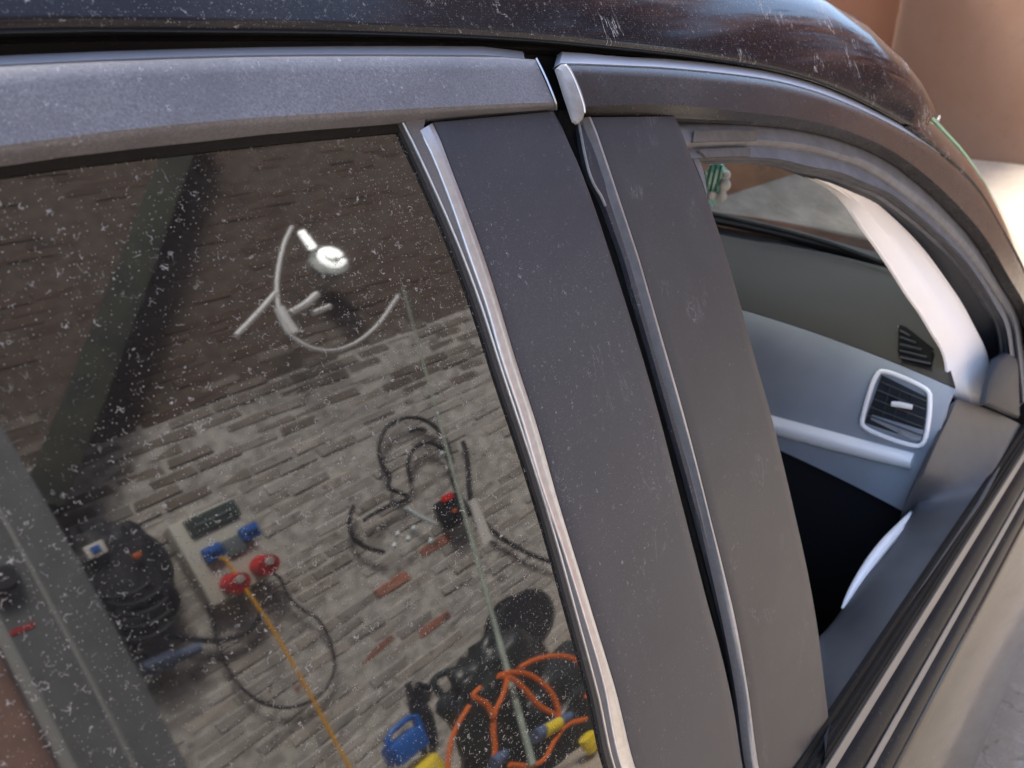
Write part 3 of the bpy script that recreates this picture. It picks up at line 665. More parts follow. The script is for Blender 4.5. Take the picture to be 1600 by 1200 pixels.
def dash_sweep(name, prof, parent, mat, y0=.195, y1=1.76, n=34, back=.04):
    pr = prof + [(x+back, z-.02) for x, z in reversed(prof)]
    m_ = len(pr); V = []
    for i in range(n):
        y = y0+(y1-y0)*i/(n-1)
        for x, z in pr: V.append(Vector((x + .0 + .05*((y-CY)/.8)**2*(-.3), y+min(.06, max(0, x-1.235)*.55)*(CY-y)/(CY-y0), z+crown(y))))
    Fs = [(i*m_+j, i*m_+(j+1) % m_, (i+1)*m_+(j+1) % m_, (i+1)*m_+j) for i in range(n-1) for j in range(m_)]
    return mesh(name, V, Fs+[tuple(range(m_)), tuple((n-1)*m_+j for j in range(m_))], mat, parent, ang=50)
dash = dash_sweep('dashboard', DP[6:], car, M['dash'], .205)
dash_sweep('dash_top', [(x, z+.0015) for x, z in DP[:6]]+[(1.2348, .9772)], dash, M['dash_top'], .205)  # upper dash, its shade carried by the darker material
def dshift(y): return .05*((y-CY)/.8)**2*(-.3)
def dinside(p):
    x = p.x-dshift(p.y); z = p.z-crown(p.y)
    if x < 1.168 or z > 1.0: return False
    if z < .788: return x > 1.168
    for (xa, za), (xb, zb) in zip(DP[1:], DP):
        if xa <= x <= xb: return z < za+(zb-za)*(x-xa)/(xb-xa)
    return False
def dface(px, py, off=0.0):
    """point on the dashboard's surface shown at px, py, moved out by off"""
    d = ray(px, py).normalized(); t = .6
    while t < 3 and not dinside(CP+d*t): t += .003
    lo, hi = t-.003, t
    for _ in range(20):
        m_ = (lo+hi)/2
        if dinside(CP+d*m_): hi = m_
        else: lo = m_
    p = CP+d*hi; x = p.x-dshift(p.y); nn = Vector((-1, 0, .25))
    for (xa, za), (xb, zb) in zip(DP[1:], DP):
        if xa <= x <= xb: nn = Vector((-(zb-za), 0, xb-xa)); break
    return p+nn.normalized()*off
def dash_band(name, top, bot, off, thick, mat, parent, n=24):
    A = catmull([dface(a, q) for a, q in top], n); B = catmull([dface(a, q) for a, q in bot], n)
    nn = Vector((-.97, 0, .24)); rows = []
    for t, o in ((0, off-thick), (0, off-.002), (.12, off), (.3, off+.007), (.55, off+.008), (.88, off+.003), (1, off-.002), (1, off-thick)): rows.append([A[i].lerp(B[i], t)+nn*o for i in range(n)])
    m_ = len(rows); V = [p for r in rows for p in r]
    Fs = [(r*n+i, r*n+i+1, ((r+1) % m_)*n+i+1, ((r+1) % m_)*n+i) for r in range(m_) for i in range(n-1)]
    return mesh(name, V, Fs+[tuple(r*n for r in range(m_)), tuple(r*n+n-1 for r in range(m_))], mat, parent, ang=50)
def face_poly(pts, d0, d1, name, mat, parent, bev=.0):
    fr = [dface(a, q, d1) for a, q in pts]; bk = [p+Vector((.97, 0, -.24))*(d1-d0) for p in fr]; n_ = len(fr)
    cc = sum(fr, Vector())/n_
    V = bk+[p+Vector((bev, 0, 0)) for p in fr]+[p.lerp(cc, .0)+(cc-p).normalized()*bev for p in fr]
    Fs = [tuple(range(n_)), tuple(2*n_+i for i in range(n_))]+[q for i in range(n_) for j in [(i+1) % n_] for q in ((i, j, n_+j, n_+i), (n_+i, n_+j, 2*n_+j, 2*n_+i))]
    return mesh(name, V, Fs, mat, parent, ang=40)
vent = face_poly([(1378, 588), (1450, 622), (1442, 690), (1352, 660)], -.03, .0042, 'air_vent', M['vent'], car)
vf = catmull([(1374, 583), (1385, 583), (1440, 606), (1452, 616), (1454, 632), (1446, 688), (1440, 695), (1428, 695), (1358, 670), (1349, 662), (1350, 652), (1366, 597), (1374, 583)], 60)
b = MB(); b.tube([dface(p.x, p.y, .006) for p in vf], .0035, 8); b.build('vent_frame', M['silver'], vent)
for i in range(5):
    a0 = (1376-4.4*i, 597+13.0*i); a1 = (1449-1.6*i, 628+13.0*i)
    P0, P1 = dface(*a0, .0062), dface(*a1, .0062)
    b = MB(); d_ = (P1-P0); rot = Matrix.Rotation(math.atan2(d_.z, -d_.y), 3, 'X').inverted() if False else None
    mid = (P0+P1)/2; ex = d_.normalized(); ey = Vector((-.9, 0, .43)); ey = (ey-ex*ey.dot(ex)).normalized(); ez = ex.cross(ey)
    R3 = Matrix(((ex.x, ey.x, ez.x), (ex.y, ey.y, ez.y), (ex.z, ey.z, ez.z)))
    b.box(mid, (d_.length, .012, .0022), R3, .0007); b.build('vent_slat', M['vent_slat'], vent)
for i in range(3):
    P0 = dface(1392+17*i, 603+7*i, .005); P1 = dface(1380+17*i, 650+8*i, .005)
    b = MB(); b.tube([P0, P1], .0014, 6); b.build('vent_fin', M['dash_lo'], vent)
tabp = [dface(a, q, .014) for a, q in ((1397, 630), (1409, 634), (1428, 638))]
b = MB(); b.tube(tabp, [.0038, .0046, .0038], 10); b.build('vent_tab', M['white'], vent)
face_poly([(1362, 655), (1364, 648), (1445, 672), (1440, 688), (1432, 689)], -.01, .0065, 'vent_base', M['dash'], vent, .001)
b = MB(); p_ = dface(1409, 676, .009); b.cyl(p_, p_+Vector((-.003, 0, 0)), .0035, .003, 12); b.build('vent_knob', M['plug'], vent)
dv = face_poly([(1403, 514), (1412, 518), (1454, 552), (1453, 578), (1410, 566), (1402, 556)], -.01, .0065, 'demister_vent', M['grille'], car)
for i in range(5):
    y0 = 524+9.5*i; P0 = dface(1405, y0+2*i*.3, .008); P1 = dface(min(1453, 1420+9*i), y0+8+1.2*i, .008)
    b = MB(); b.tube([P0, P1], .0018, 6); b.build('vent_slat', M['vent_slat'], dv)
b = MB(); b.tube(catmull([dface(a, q, .002) for a, q in ((1402, 512), (1414, 517), (1436, 534), (1456, 552))], 14), .002, 6); b.build('vent_frame', M['dash'], dv)
dash_band('dash_strip', [(1130, 626), (1206, 649), (1300, 674), (1429, 708)], [(1130, 655), (1206, 678), (1300, 703), (1424, 733)], .006, .02, M['silver'], dash)
glove = dash_sweep('glovebox', DP3, car, M['dash_lo'], .22, 1.74)
face_poly([(1396, 763), (1399, 763), (1394, 800), (1391, 800)], -.01, -.030, 'glovebox_gap', M['dark'], glove)
# headliner, far side, floor, seats
b = MB(); b.box((.0, CY, 1.405), (1.7, 1.14, .02), None, .004); b.build('headliner', surf('grey headliner', (.42, .42, .41), .9), car)
b = MB(); b.box((.35, 1.80, .42), (2.6, .06, .86), None, .01); b.build('far_door_trim', M['dash_lo'], car)
b = MB(); b.box((.2, 1.86, .40), (2.7, .05, .92), None, .01); b.build('far_door', M['paint_clean'], car)
b = MB(); b.box((.42, 1.72, 1.13), (.10, .05, .60), Matrix.Rotation(math.radians(-22), 3, 'X'), .01); b.build('far_pillar', M['dash_lo'], car)
b = MB(); b.box((.4, CY, -.01), (3.0, 1.66, .05), None, .01); b.build('floor_pan', M['dash_lo'], car)
def seat(y):
    s_ = MB(); s_.box((.48, y, .46), (.50, .50, .14), None, .04); o_ = s_.build('front_seat', M['fabric'], car)
    s_ = MB(); s_.box((.18, y, .80), (.13, .48, .62), Matrix.Rotation(math.radians(-16), 3, 'Y'), .045); s_.build('seat_back', M['fabric'], o_)
    s_ = MB(); s_.box((.09, y, 1.19), (.10, .27, .16), Matrix.Rotation(math.radians(-12), 3, 'Y'), .035); s_.build('head_rest', M['fabric'], o_)
seat(.58); seat(1.38)
s_ = MB(); s_.box((-.75, CY, .72), (.14, 1.4, .7), Matrix.Rotation(math.radians(-18), 3, 'Y'), .04); s_.build('rear_bench', M['fabric'], car)
b = MB(); b.tube([(1.11+.07*math.cos(a), 1.38+.185*math.sin(a), .92+.17*math.cos(a)) for a in [2*math.pi*i/32 for i in range(33)]], .013, 8)
b.cyl((1.10, 1.38, .92), (1.25, 1.38, .88), .05); b.build('steering_wheel', M['dash_lo'], car)
b = MB(); b.box((1.10, CY, 1.30), (.03, .24, .075), None, .012); b.tube([(1.12, CY, 1.31), (1.19, CY, 1.37)], .008, 6); b.build('rear_view_mirror', M['dash_lo'], car)
# cowl, wiper, bonnet, nose, wheels
b = MB()
V = []; nb = 24
def bonnet_z(x, y):
    u = (x-1.74)/1.0
    return .952 - .085*u - .10*u*u - .06*abs((y-CY)/.78)**2.4
prof = [1.70+1.02*i/24 for i in range(25)]
for x in prof:
    for j in range(nb+1):
        y = .215+(2*CY-.43)*j/nb; xs = x + (.06*math.cos((y-CY)/.78*math.pi/2) if x < 1.9 else 0) - (.10*abs((y-CY)/.78)**2 if x > 2.3 else 0)
        V.append(Vector((xs, y, bonnet_z(x, y))))
K = len(V); V += [p-Vector((0, 0, .02)) for p in V]
Fs = [q for i in range(24) for j in range(nb) for a in [i*(nb+1)+j] for q in ((a, a+1, a+nb+2, a+nb+1), (K+a, K+a+nb+1, K+a+nb+2, K+a+1))]
for i in range(24):
    for j in (0, nb): a = i*(nb+1)+j; Fs.append((a, a+nb+1, K+a+nb+1, K+a))
for j in range(nb):
    for i in (0, 24): a = i*(nb+1)+j; Fs.append((a, a+1, K+a+1, K+a))
mesh('bonnet', V, Fs, M['paint_clean'], car, ang=60)
b = MB(); b.tube([(1.80+.05*math.cos((y-CY)/.75*1.5), y, .962-.05*abs((y-CY)/.75)**2) for y in [.27+.06*i for i in range(24)]], .013, 8); b.build('cowl_seal', M['rubber'], car)
b = MB(); b.tube(catmull([(1.72, .46, .965), (1.74, .62, .985), (1.76, .85, .995), (1.77, 1.05, .998)], 20), .007, 8); b.build('wiper', M['rubber'], car)
# front wing, nose and rear quarter: the same section carried on
for s_ in (1, -1):
    pr = [(-.03, .20), (-.05, .13), (-.075, .085), (-.11, .055), (-.15, .042), (-.22, .034), (-.33, .031), (-.50, .045), (-.66, .07), (-.68, .12), (-.2, .12)]
    V = []; n_ = 16; m_ = len(pr)
    for i in range(n_):
        x = 1.605+1.1*i/(n_-1); k_ = max(0, (x-2.2)/.5)
        for dz, y in pr:
            z = beltz(x)+.06+dz*1.15 - .05*k_
            y = y+.16*k_*k_
            if (x-2.12)**2+(z-GZ-.33)**2 < .37**2: z = GZ+.33+math.sqrt(.37**2-(x-2.12)**2)
            V.append(Vector((x, y if s_ == 1 else 2*CY-y, z)))
    Fs = [(i*m_+j, i*m_+(j+1) % m_, (i+1)*m_+(j+1) % m_, (i+1)*m_+j) for i in range(n_-1) for j in range(m_)]
    mesh('front_wing', V, Fs+[tuple(range(m_)), tuple((n_-1)*m_+j for j in range(m_))], M['paint_clean'], car, ang=60)
b = MB(); b.box((2.70, CY, .38), (.22, 1.60, .72), None, .09); b.build('front_bumper', M['paint_clean'], car)
for y in (.36, 2*CY-.36):
    b = MB(); b.box((2.74, y, .70), (.16, .34, .13), None, .04); b.build('headlight', M['lamp_lens'], car)
b = MB(); b.box((-1.25, CY, .50), (1.2, 1.78, .82), None, .10); b.build('rear_body', M['paint_clean'], car)
b = MB(); b.box((-1.38, CY, 1.16), (.10, 1.36, .52), Matrix.Rotation(math.radians(18), 3, 'Y'), .03); b.build('tailgate_glass', M['ceramic'], car)
for x in (2.12, -.95):
    for y, s_ in ((.16, -1), (2*CY-.16, 1)):
        b = MB(); pts = []
        V = []; seg = 32
        for i in range(seg):
            a = 2*math.pi*i/seg
            for r_, dy in ((.20, -.09), (.29, -.10), (.315, -.07), (.315, .07), (.29, .10), (.20, .09)):
                V.append(Vector((x+r_*math.cos(a), y+dy*1.0, GZ+.315+r_*math.sin(a))))
        Fs = [(i*6+j, i*6+(j+1) % 6, ((i+1) % seg)*6+(j+1) % 6, ((i+1) % seg)*6+j) for i in range(seg) for j in range(6)]
        wheel = mesh('wheel', V, Fs, M['tyre'], car, ang=40)
        b = MB()
        for q in range(5):
            a = 2*math.pi*q/5; b.box((x+.10*math.cos(a), y+s_*.07, GZ+.315+.10*math.sin(a)), (.2, .03, .05), Matrix.Rotation(-a, 3, 'Y'), .008)
        b.cyl((x, y+s_*.05, GZ+.315), (x, y+s_*.095, GZ+.315), .045); b.tube([(x+.195*math.cos(2*math.pi*i/32), y+s_*.08, GZ+.315+.195*math.sin(2*math.pi*i/32)) for i in range(33)], .014, 6)
        b.build('rim', M['alloy'], wheel)

# ---- the green ornament behind the pillar and the white flake on the roof edge
oc = CP+ray(1117, 286)*1.28
orn = empty('glass_ornament', oc-Vector((0, 0, .03)), 'small green and white crystal ornament hanging inside the windscreen beside the pillar', 'ornament')
bm = bmesh.new(); bmesh.ops.create_icosphere(bm, subdivisions=1, radius=1)
vs = []
rr_ = random.Random(3)
ax = CR
for v in bm.verts: vs.append(oc + CR*(v.co.x*.025*(.8+.4*rr_.random())) + Vector((0, 0, 1))*(v.co.z*.038*(.85+.3*rr_.random())) + CF*(v.co.y*.014))
bm.verts.index_update(); mesh('crystal', vs, [[v.index for v in f.verts] for f in bm.faces], M['orn'], orn, smooth=False); bm.free()
b = MB()
for dx, dz, r_ in ((.014, .010, .007), (.013, -.006, .010), (.010, -.024, .009), (-.006, -.022, .008)):
    b.add(*((lambda c: ([c+Vector((math.sin(t)*math.cos(p), math.sin(t)*math.sin(p), math.cos(t)))*r_ for t in [math.pi*i/8 for i in range(9)] for p in [2*math.pi*j/10 for j in range(10)]],
                        [(i*10+j, i*10+(j+1) % 10, (i+1)*10+(j+1) % 10, (i+1)*10+j) for i in range(8) for j in range(10)]))(oc+CR*dx+Vector((0, 0, dz))-CF*.012)))
b.build('bead', M['white'], orn)
b = MB()
for dx in (-.012, -.004, .004): b.tube([oc+CR*dx-CF*.014+Vector((0, 0, .024)), oc+CR*(dx-.006)-CF*.014+Vector((0, 0, -.028))], .0018, 6)
b.tube([oc+Vector((0, 0, .026)), oc-CR*.05+Vector((0, 0, .20))], .0012, 6); b.build('cord', surf('dark green cord', (.04, .22, .16), .4), orn)
fp = S(1468, 184, .0)
fp = plane_pt(1466, 187, (0, S(1470, 235, 0).y+.03, 0), (0, 1, 0))
b = MB(); b.box(fp, (.006, .002, .004), Matrix.Rotation(.6, 3, 'Y'), .0006); b.box(fp+Vector((.003, 0, .003)), (.002, .002, .004), Matrix.Rotation(-.4, 3, 'Y'), .0005)
tag(b.build('paint_flake', M['white']), 'tiny white flake stuck on the black roof edge at the windscreen corner', 'flake')

#@@YARD
# ------------------------------------------------------------------ the outbuilding behind the viewer, mirrored in the rear window
YW = -3.0
bw = empty('brick_wall', (1.8, YW, GZ), 'old limewashed brick wall with scattered red bricks, mirrored in the dusty window', 'wall')
WX0, WX1, WZ1, WZM = -2.6, 4.9, 4.75, 2.55
b = MB(); b.box(((WX0+WX1)/2, YW-.132, (GZ+WZM)/2), (WX1-WX0, .25, WZM-GZ)); b.build('mortar', M['mortar'], bw)
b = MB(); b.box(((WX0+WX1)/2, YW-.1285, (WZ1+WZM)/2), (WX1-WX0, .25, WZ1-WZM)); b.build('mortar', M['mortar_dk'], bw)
def brick_mesh(seed, mat):
    rg = random.Random(seed); bm = bmesh.new(); bmesh.ops.create_cube(bm, size=1)
    for v in bm.verts: v.co = Vector((v.co.x*.213, v.co.y*.06, v.co.z*.063))+Vector((rg.uniform(-.010, .010), rg.uniform(-.006, .006), rg.uniform(-.007, .007)))
    bmesh.ops.bevel(bm, geom=bm.edges[:], offset=.006, segments=1, affect='EDGES')
    me = bpy.data.meshes.new('brick'); bm.to_mesh(me); bm.free(); me.materials.append(mat); return me
variants = [brick_mesh(i, M['brick_grey']) for i in range(8)]+[brick_mesh(20+i, M['brick_tan']) for i in range(4)]+[brick_mesh(40+i, M['brick_red']) for i in range(2)]+[brick_mesh(60+i, M['brick_brown']) for i in range(6)]+[brick_mesh(80+i, M['brick_mid']) for i in range(4)]
spots = []
rb = random.Random(11)
nrow = int((WZ1-GZ)/.0745)
for r in range(nrow):
    x = WX0 + (.1125 if r % 2 else 0)+.11
    while x < WX1-.1:
        spots.append((x+rb.uniform(-.012, .012), YW-.034+rb.uniform(-.008, .006), GZ+.04+r*.0745+rb.uniform(-.005, .005), rb.random(), rb.uniform(-.03, .03)))
        x += .225
spots.sort(key=lambda s: ((s[0]-1.75)/1.35)**2+((s[2]-1.15)/1.25)**2)
RED = [W(px, py, YW) for px, py in ((452, 1078), (505, 1048), (603, 910), (660, 860), (640, 953), (690, 970), (580, 1030))]
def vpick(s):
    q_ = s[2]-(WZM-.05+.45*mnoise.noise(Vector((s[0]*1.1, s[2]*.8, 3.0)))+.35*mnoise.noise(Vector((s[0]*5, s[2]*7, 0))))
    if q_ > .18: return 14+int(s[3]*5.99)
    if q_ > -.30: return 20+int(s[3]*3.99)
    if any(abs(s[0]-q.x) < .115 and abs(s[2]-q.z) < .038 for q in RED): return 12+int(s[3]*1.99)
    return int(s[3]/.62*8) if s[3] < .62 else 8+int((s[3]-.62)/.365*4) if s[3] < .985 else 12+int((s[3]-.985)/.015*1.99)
rest = MB()
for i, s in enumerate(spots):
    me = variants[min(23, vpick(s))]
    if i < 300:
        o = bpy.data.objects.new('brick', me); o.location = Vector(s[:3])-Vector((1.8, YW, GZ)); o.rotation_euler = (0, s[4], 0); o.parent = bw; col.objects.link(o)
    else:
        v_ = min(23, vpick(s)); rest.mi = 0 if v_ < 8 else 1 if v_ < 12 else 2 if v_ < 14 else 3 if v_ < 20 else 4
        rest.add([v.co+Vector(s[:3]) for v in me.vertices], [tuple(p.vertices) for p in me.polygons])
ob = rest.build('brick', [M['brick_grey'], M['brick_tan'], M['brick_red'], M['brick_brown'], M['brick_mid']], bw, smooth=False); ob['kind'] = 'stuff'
def px_tube(name, pts, yw, r, mat, parent=None, n=40, seg=8):
    b_ = MB(); b_.tube(catmull([W(a, q, yw) for a, q in pts], n), r, seg); return b_.build(name, mat, parent)
# brace
B0, B1 = W(285, 215, -2.85), W(85, 735, -2.85)
ex = (B1-B0).normalized(); ez = Vector((0, 1, 0)); ey = ez.cross(ex)
b = MB(); b.box((B0+B1)/2, ((B1-B0).length*1.15, .17, .14), Matrix(((ex.x, ey.x, ez.x), (ex.y, ey.y, ez.y), (ex.z, ey.z, ez.z))), .01)
tag(b.build('timber_brace', M['beam']), 'dark mossy timber brace slanting across the brown brick, mirrored at upper left', 'beam')
# steel column
sc = empty('steel_column', (.68, -2.72, GZ), 'broad grey steel column with a red paint mark, mirrored at the lower left', 'column')
cxr = (W(180, 960, -2.72).x+W(60, 780, -2.72).x)/2; cxl = W(25, 1050, -2.70).x; cxm = W(100, 985, -2.71).x
b = MB(); b.box(((cxl+cxr)/2, -2.80, 2.28), (cxr-cxl, .16, 5.04), None, .008); b.build('post', M['steel'], sc)
b = MB(); b.box((cxm, -2.712, 2.28), (.016, .016, 5.04), None, .003); b.build('rib', M['steel_lt'], sc)
b = MB(); b.box((cxl+.012, -2.705, 2.28), (.04, .03, 5.04), None, .006); b.build('flange', M['steel_lt'], sc)
p0, p1 = W(15, 988, -2.715), W(52, 973, -2.715); b = MB(); b.box((p0+p1)/2, ((p1-p0).length, .003, .02), Matrix.Rotation(-math.atan2((p1-p0).z, (p1-p0).x), 3, 'Y')); b.build('paint_mark', M['red'], sc)
b = MB(); q = W(2, 905, -2.70); b.cyl(q+Vector((0, -.02, 0)), q+Vector((0, .05, 0)), .06, .05, 20); b.build('knob', M['black'], sc)
b = MB(); b.box((-.55, -2.90, 1.18), (2.0, .10, 2.84), None, .01); tag(b.build('plaster_panel', M['plaster']), 'reddish plastered wall panel left of the grey column', 'wall')
# ---- socket box
YB = -2.90
pb = [W(262, 818, YB), W(372, 772, YB), W(416, 903, YB), W(328, 946, YB)]
bx0 = (pb[0].x+pb[3].x)/2; bx1 = (pb[1].x+pb[2].x)/2; bz0 = (pb[2].z+pb[3].z)/2; bz1 = (pb[0].z+pb[1].z)/2
bxc = Vector(((bx0+bx1)/2, YW, bz0))
box = empty('socket_box', bxc, 'beige wall box with blue and red sockets and a dark breaker window', 'socket box')
b = MB(); b.box(((bx0+bx1)/2, (YB+YW)/2, (bz0+bz1)/2), (bx1-bx0, YB-YW, bz1-bz0), None, .015); b.build('housing', M['boxgrey'], box)
def on_box(px, py, sx, sz, d, name, mat, bev=.006, parent=box):
    c = W(px, py, YB+d/2); b_ = MB(); b_.box(c, (sx, d, sz), None, bev); return b_.build(name, mat, parent)
wn = [W(287, 811, YB+.006), W(364, 779, YB+.006), W(377, 803, YB+.006), W(295, 841, YB+.006)]
b = MB(); b.box(sum(wn, Vector())/4, ((wn[1].x-wn[0].x+wn[2].x-wn[3].x)/2, .022, (wn[0].z+wn[1].z-wn[2].z-wn[3].z)/2), None, .006); wo_ = b.build('breaker_window', M['window'], box)
c0 = sum(wn, Vector())/4; b = MB(); b.box(c0+Vector((0, .012, 0)), (.17, .008, .012)); b.build('hinge_bar', M['gsock'], wo_)
for px, py in ((332, 862), (389, 830)):
    s_ = on_box(px, py, .085, .085, .045, 'blue_socket', M['blue'], .012)
    on_box(px+1, py-3, .06, .03, .062, 'flap', M['blue'], .008, s_)
on_box(365, 851, .085, .10, .02, 'grey_socket', M['gsock'])
for px, py in ((364, 906), (410, 878)):
    c = W(px, py, YB+.03); b = MB(); b.cyl(c+Vector((0, -.04, 0)), c+Vector((0, .05, -.03)), .055, .052, 24); s_ = b.build('red_socket', M['red'], box)
    c2 = c+Vector((.006, .055, -.012)); b = MB(); b.cyl(c2, c2+Vector((0, .008, -.003)), .022, .02, 16); b.build('socket_cap', M['ltgrey'], s_)
yc = [(342, 868), (350, 872), (375, 908), (405, 950), (430, 990), (460, 1042), (490, 1095), (520, 1152), (548, 1203)]
pts = catmull([W(a, q, YB+.06) for a, q in yc], 40); last = pts[-1]; pts += [Vector((last.x, last.y, GZ+.01+(last.z-GZ)*t)) for t in (.75, .5, .25, .02)]
b = MB(); b.tube(pts, .0085, 8); tag(b.build('yellow_cable', M['yellow']), 'thin yellow cable hanging from the left blue socket', 'cable')
tag(px_tube('black_cable', [(415, 890), (435, 900), (450, 930), (470, 950), (495, 965), (515, 1000), (522, 1040), (508, 1075), (470, 1100), (430, 1103), (390, 1085), (360, 1050), (342, 1010), (330, 965), (322, 940)], -2.95, .008, M['black'], n=60), 'thin black cable looped below the socket box', 'cable')
tag(px_tube('thick_black_cable', [(235, 985), (270, 992), (310, 998), (350, 998), (385, 985), (402, 968), (408, 945)], -2.94, .015, M['black']), 'thick black cable running from the box to the black bag', 'cable')
# ---- lumpy things
def lump(name, c, size, mat, seed, amp=.18, parent=None, sub=4, freq=2.2):
    bm = bmesh.new(); bmesh.ops.create_icosphere(bm, subdivisions=sub, radius=1); V = []
    for v in bm.verts:
        d = v.co.normalized(); k_ = 1+amp*mnoise.fractal(d*freq+Vector((seed, 0, 0)), 1.0, 2.0, 4)
        # squarer than a ball
        q = Vector([math.copysign(abs(t)**.75, t) for t in d]); V.append(Vector(c)+Vector((q.x*size[0], q.y*size[1], q.z*size[2]))*k_)
    bm.verts.index_update(); F_ = [[v.index for v in f.verts] for f in bm.faces]; bm.free()
    return mesh(name, V, F_, mat, parent, ang=60)
q0, q1 = W(125, 850, -2.88), W(262, 950, -2.88)
bag = empty('tool_bag', Vector(((q0.x+q1.x)/2, -2.88, min(q0.z, q1.z)-.15)), 'black tool bag hanging between the column and the socket box', 'bag')
bc = W(192, 905, -2.90); bw_ = abs(W(288, 880, -2.9).x-W(112, 880, -2.9).x)/2; bh_ = abs(W(190, 815, -2.9).z-W(235, 1005, -2.9).z)/2
lump('sack', bc, (bw_*.92, .07, bh_*.95), M['black'], 3.1, .22, bag)
for i in range(5):
    pts = [bc+Vector((.13*math.cos(t)+.02*math.sin(i), .07+.012*i, .02-.06*i+.11*math.sin(t))) for t in [math.pi*1.1+1.8*j/14 for j in range(15)]]
    b = MB(); b.tube(pts, .012, 6); b.build('strap', M['black'], bag)
b = MB(); q = W(148, 857, -2.80); b.box(q, (.075, .012, .07), None, .004); lb = b.build('label_patch', M['ltgrey'], bag)
b = MB(); b.box(q+Vector((0, .009, 0)), (.035, .008, .035), None, .003); b.build('blue_spot', M['blue'], lb)
b = MB(); q = W(213, 866, -2.80); b.box(q, (.035, .02, .03), None, .008); b.build('orange_clip', M['orange_p'], bag)
cq = W(265, 1030, -2.92); plugb = MB(); p0, p1 = W(222, 1046, -2.92), W(312, 1010, -2.92)
plugb.tube([p0, p0.lerp(p1, .25), p0.lerp(p1, .5), p0.lerp(p1, .52), p1], [.04, .045, .045, .032, .028], 14); tag(plugb.build('cable_connector', M['bluegrey']), 'blue grey cable connector hanging below the black bag', 'plug')
# ---- hung coil with switch block
coil = [[(603, 738), (592, 710), (594, 685), (606, 664), (630, 652), (657, 653), (682, 668), (698, 693), (706, 722)], [(642, 752), (637, 722), (648, 698), (668, 690), (690, 700), (702, 722)],
        [(600, 730), (608, 745), (607, 760), (628, 770), (638, 776), (605, 790), (575, 806), (568, 812)], [(552, 788), (545, 810), (550, 835), (568, 852), (600, 862)], [(640, 672), (652, 668), (665, 672)], [(705, 745), (712, 765)]]
b = MB()
for c_ in coil: b.tube(catmull([W(a, q, -2.94) for a, q in c_], 30), .013, 8)
tag(b.build('cable_coil', M['black']), 'loose coil of black cable hung on the brick wall', 'cable')
sw = empty('switch_block', W(705, 800, -2.96), 'black switch block with a red rocker switch beside the pale pole', 'switch')
b = MB(); b.box(W(706, 796, -2.93), (.15, .10, .20), None, .02); b.build('body', M['black'], sw)
b = MB(); b.box(W(698, 776, -2.87), (.075, .02, .045), None, .008); b.build('rocker', M['redlit'], sw)
b = MB(); b.box(W(709, 797, -2.87), (.03, .02, .025), None, .006); b.build('lamp', M['orange_p'], sw)
tag(px_tube('dark_cable', [(722, 688), (728, 705), (731, 735), (733, 770), (740, 792), (768, 828), (800, 850), (835, 868), (868, 880)], -2.95, .015, M['black']), 'dark cable running down right of the switch block', 'cable')
clips = empty('clear_clips', W(640, 850, -2.92), 'cluster of pale clear plastic clips on the brick wall under the coil', 'clips')
b = MB(); b.tube(catmull([W(a, q, -2.92) for a, q in ((633, 792), (655, 806), (682, 818))], 12), .012, 8); b.build('strip', M['clear'], clips)
for a, q in ((620, 834), (645, 825), (637, 841), (615, 852), (690, 708), (672, 845)):
    c = W(a, q, -2.92); b = MB(); b.tube([c+Vector((0, 0, -.02)), c, c+Vector((.01, 0, .02))], [.006, .016, .006], 8); b.build('clip', M['clear'], clips)
# ---- leaning pole with tag
P0 = W(628, 445, -2.90); P1 = W(834, 1195, -1.72)
pole = empty('pole', Vector((P1.x, P1.y, GZ)), 'pale green pole leaning on the brick wall with a white tag', 'pole')
dirp = (P1-P0).normalized(); P1f = P0+dirp*((P0.z-.0)/(-dirp.z)) if dirp.z < 0 else P1
pts = []
b = MB(); b.tube([W(628+204*t, 445+750*t, -2.92+1.20*t) for t in [i/12 for i in range(13)]], [.006+.008*i/12 for i in range(13)], 10); b.build('shaft', M['pole'], pole)
t0 = [W(a, q, -2.30) for a, q in ((731, 782), (740, 778), (767, 842), (752, 853))]
V = t0+[p+Vector((0, .012, 0)) for p in t0]; mesh('tag', V, [(0, 1, 2, 3), (4, 7, 6, 5), (0, 4, 5, 1), (1, 5, 6, 2), (2, 6, 7, 3), (3, 7, 4, 0)], M['ltgrey'], pole, smooth=False)
# ---- corner with reel, bin bag, hoses
q = W(812, 972, -2.80); reel = empty('hose_reel', q-Vector((0, .1, .2)), 'round black hose reel hung low on the brick wall', 'reel')
b = MB(); b.cyl(q+Vector((0, -.08, 0)), q+Vector((0, -.06, 0)), .19, None, 32); b.cyl(q+Vector((0, .06, 0)), q+Vector((0, .08, 0)), .19, None, 32); b.build('flange', M['black'], reel)
b = MB()
for i in range(5): b.tube([q+Vector((.155*math.cos(t), -.05+.025*i, .155*math.sin(t))) for t in [2*math.pi*j/28 for j in range(29)]], .014, 6)
b.build('hose', M['black'], reel)
M['sack'] = surf('black plastic sack', (.022, .027, .027), .35)
tag(lump('bin_bag', W(790, 1095, -2.25), (.27, .14, .34), M['sack'], 8.2, .25), 'crumpled black plastic sack below the hose reel, left of its pair', 'sack')
tag(lump('bin_bag', W(905, 1120, -2.12), (.30, .14, .36), M['sack'], 5.2, .25), 'crumpled black plastic sack nearest the window edge, behind the yellow plugs', 'sack')
tag(px_tube('dark_hose', [(715, 1044), (695, 1049), (676, 1062), (690, 1085), (708, 1103), (722, 1116)], -2.5, .018, surf('dark green hose', (.02, .035, .035), .5)), 'short dark green hose bent like a hook on the wall', 'hose')
b = MB()
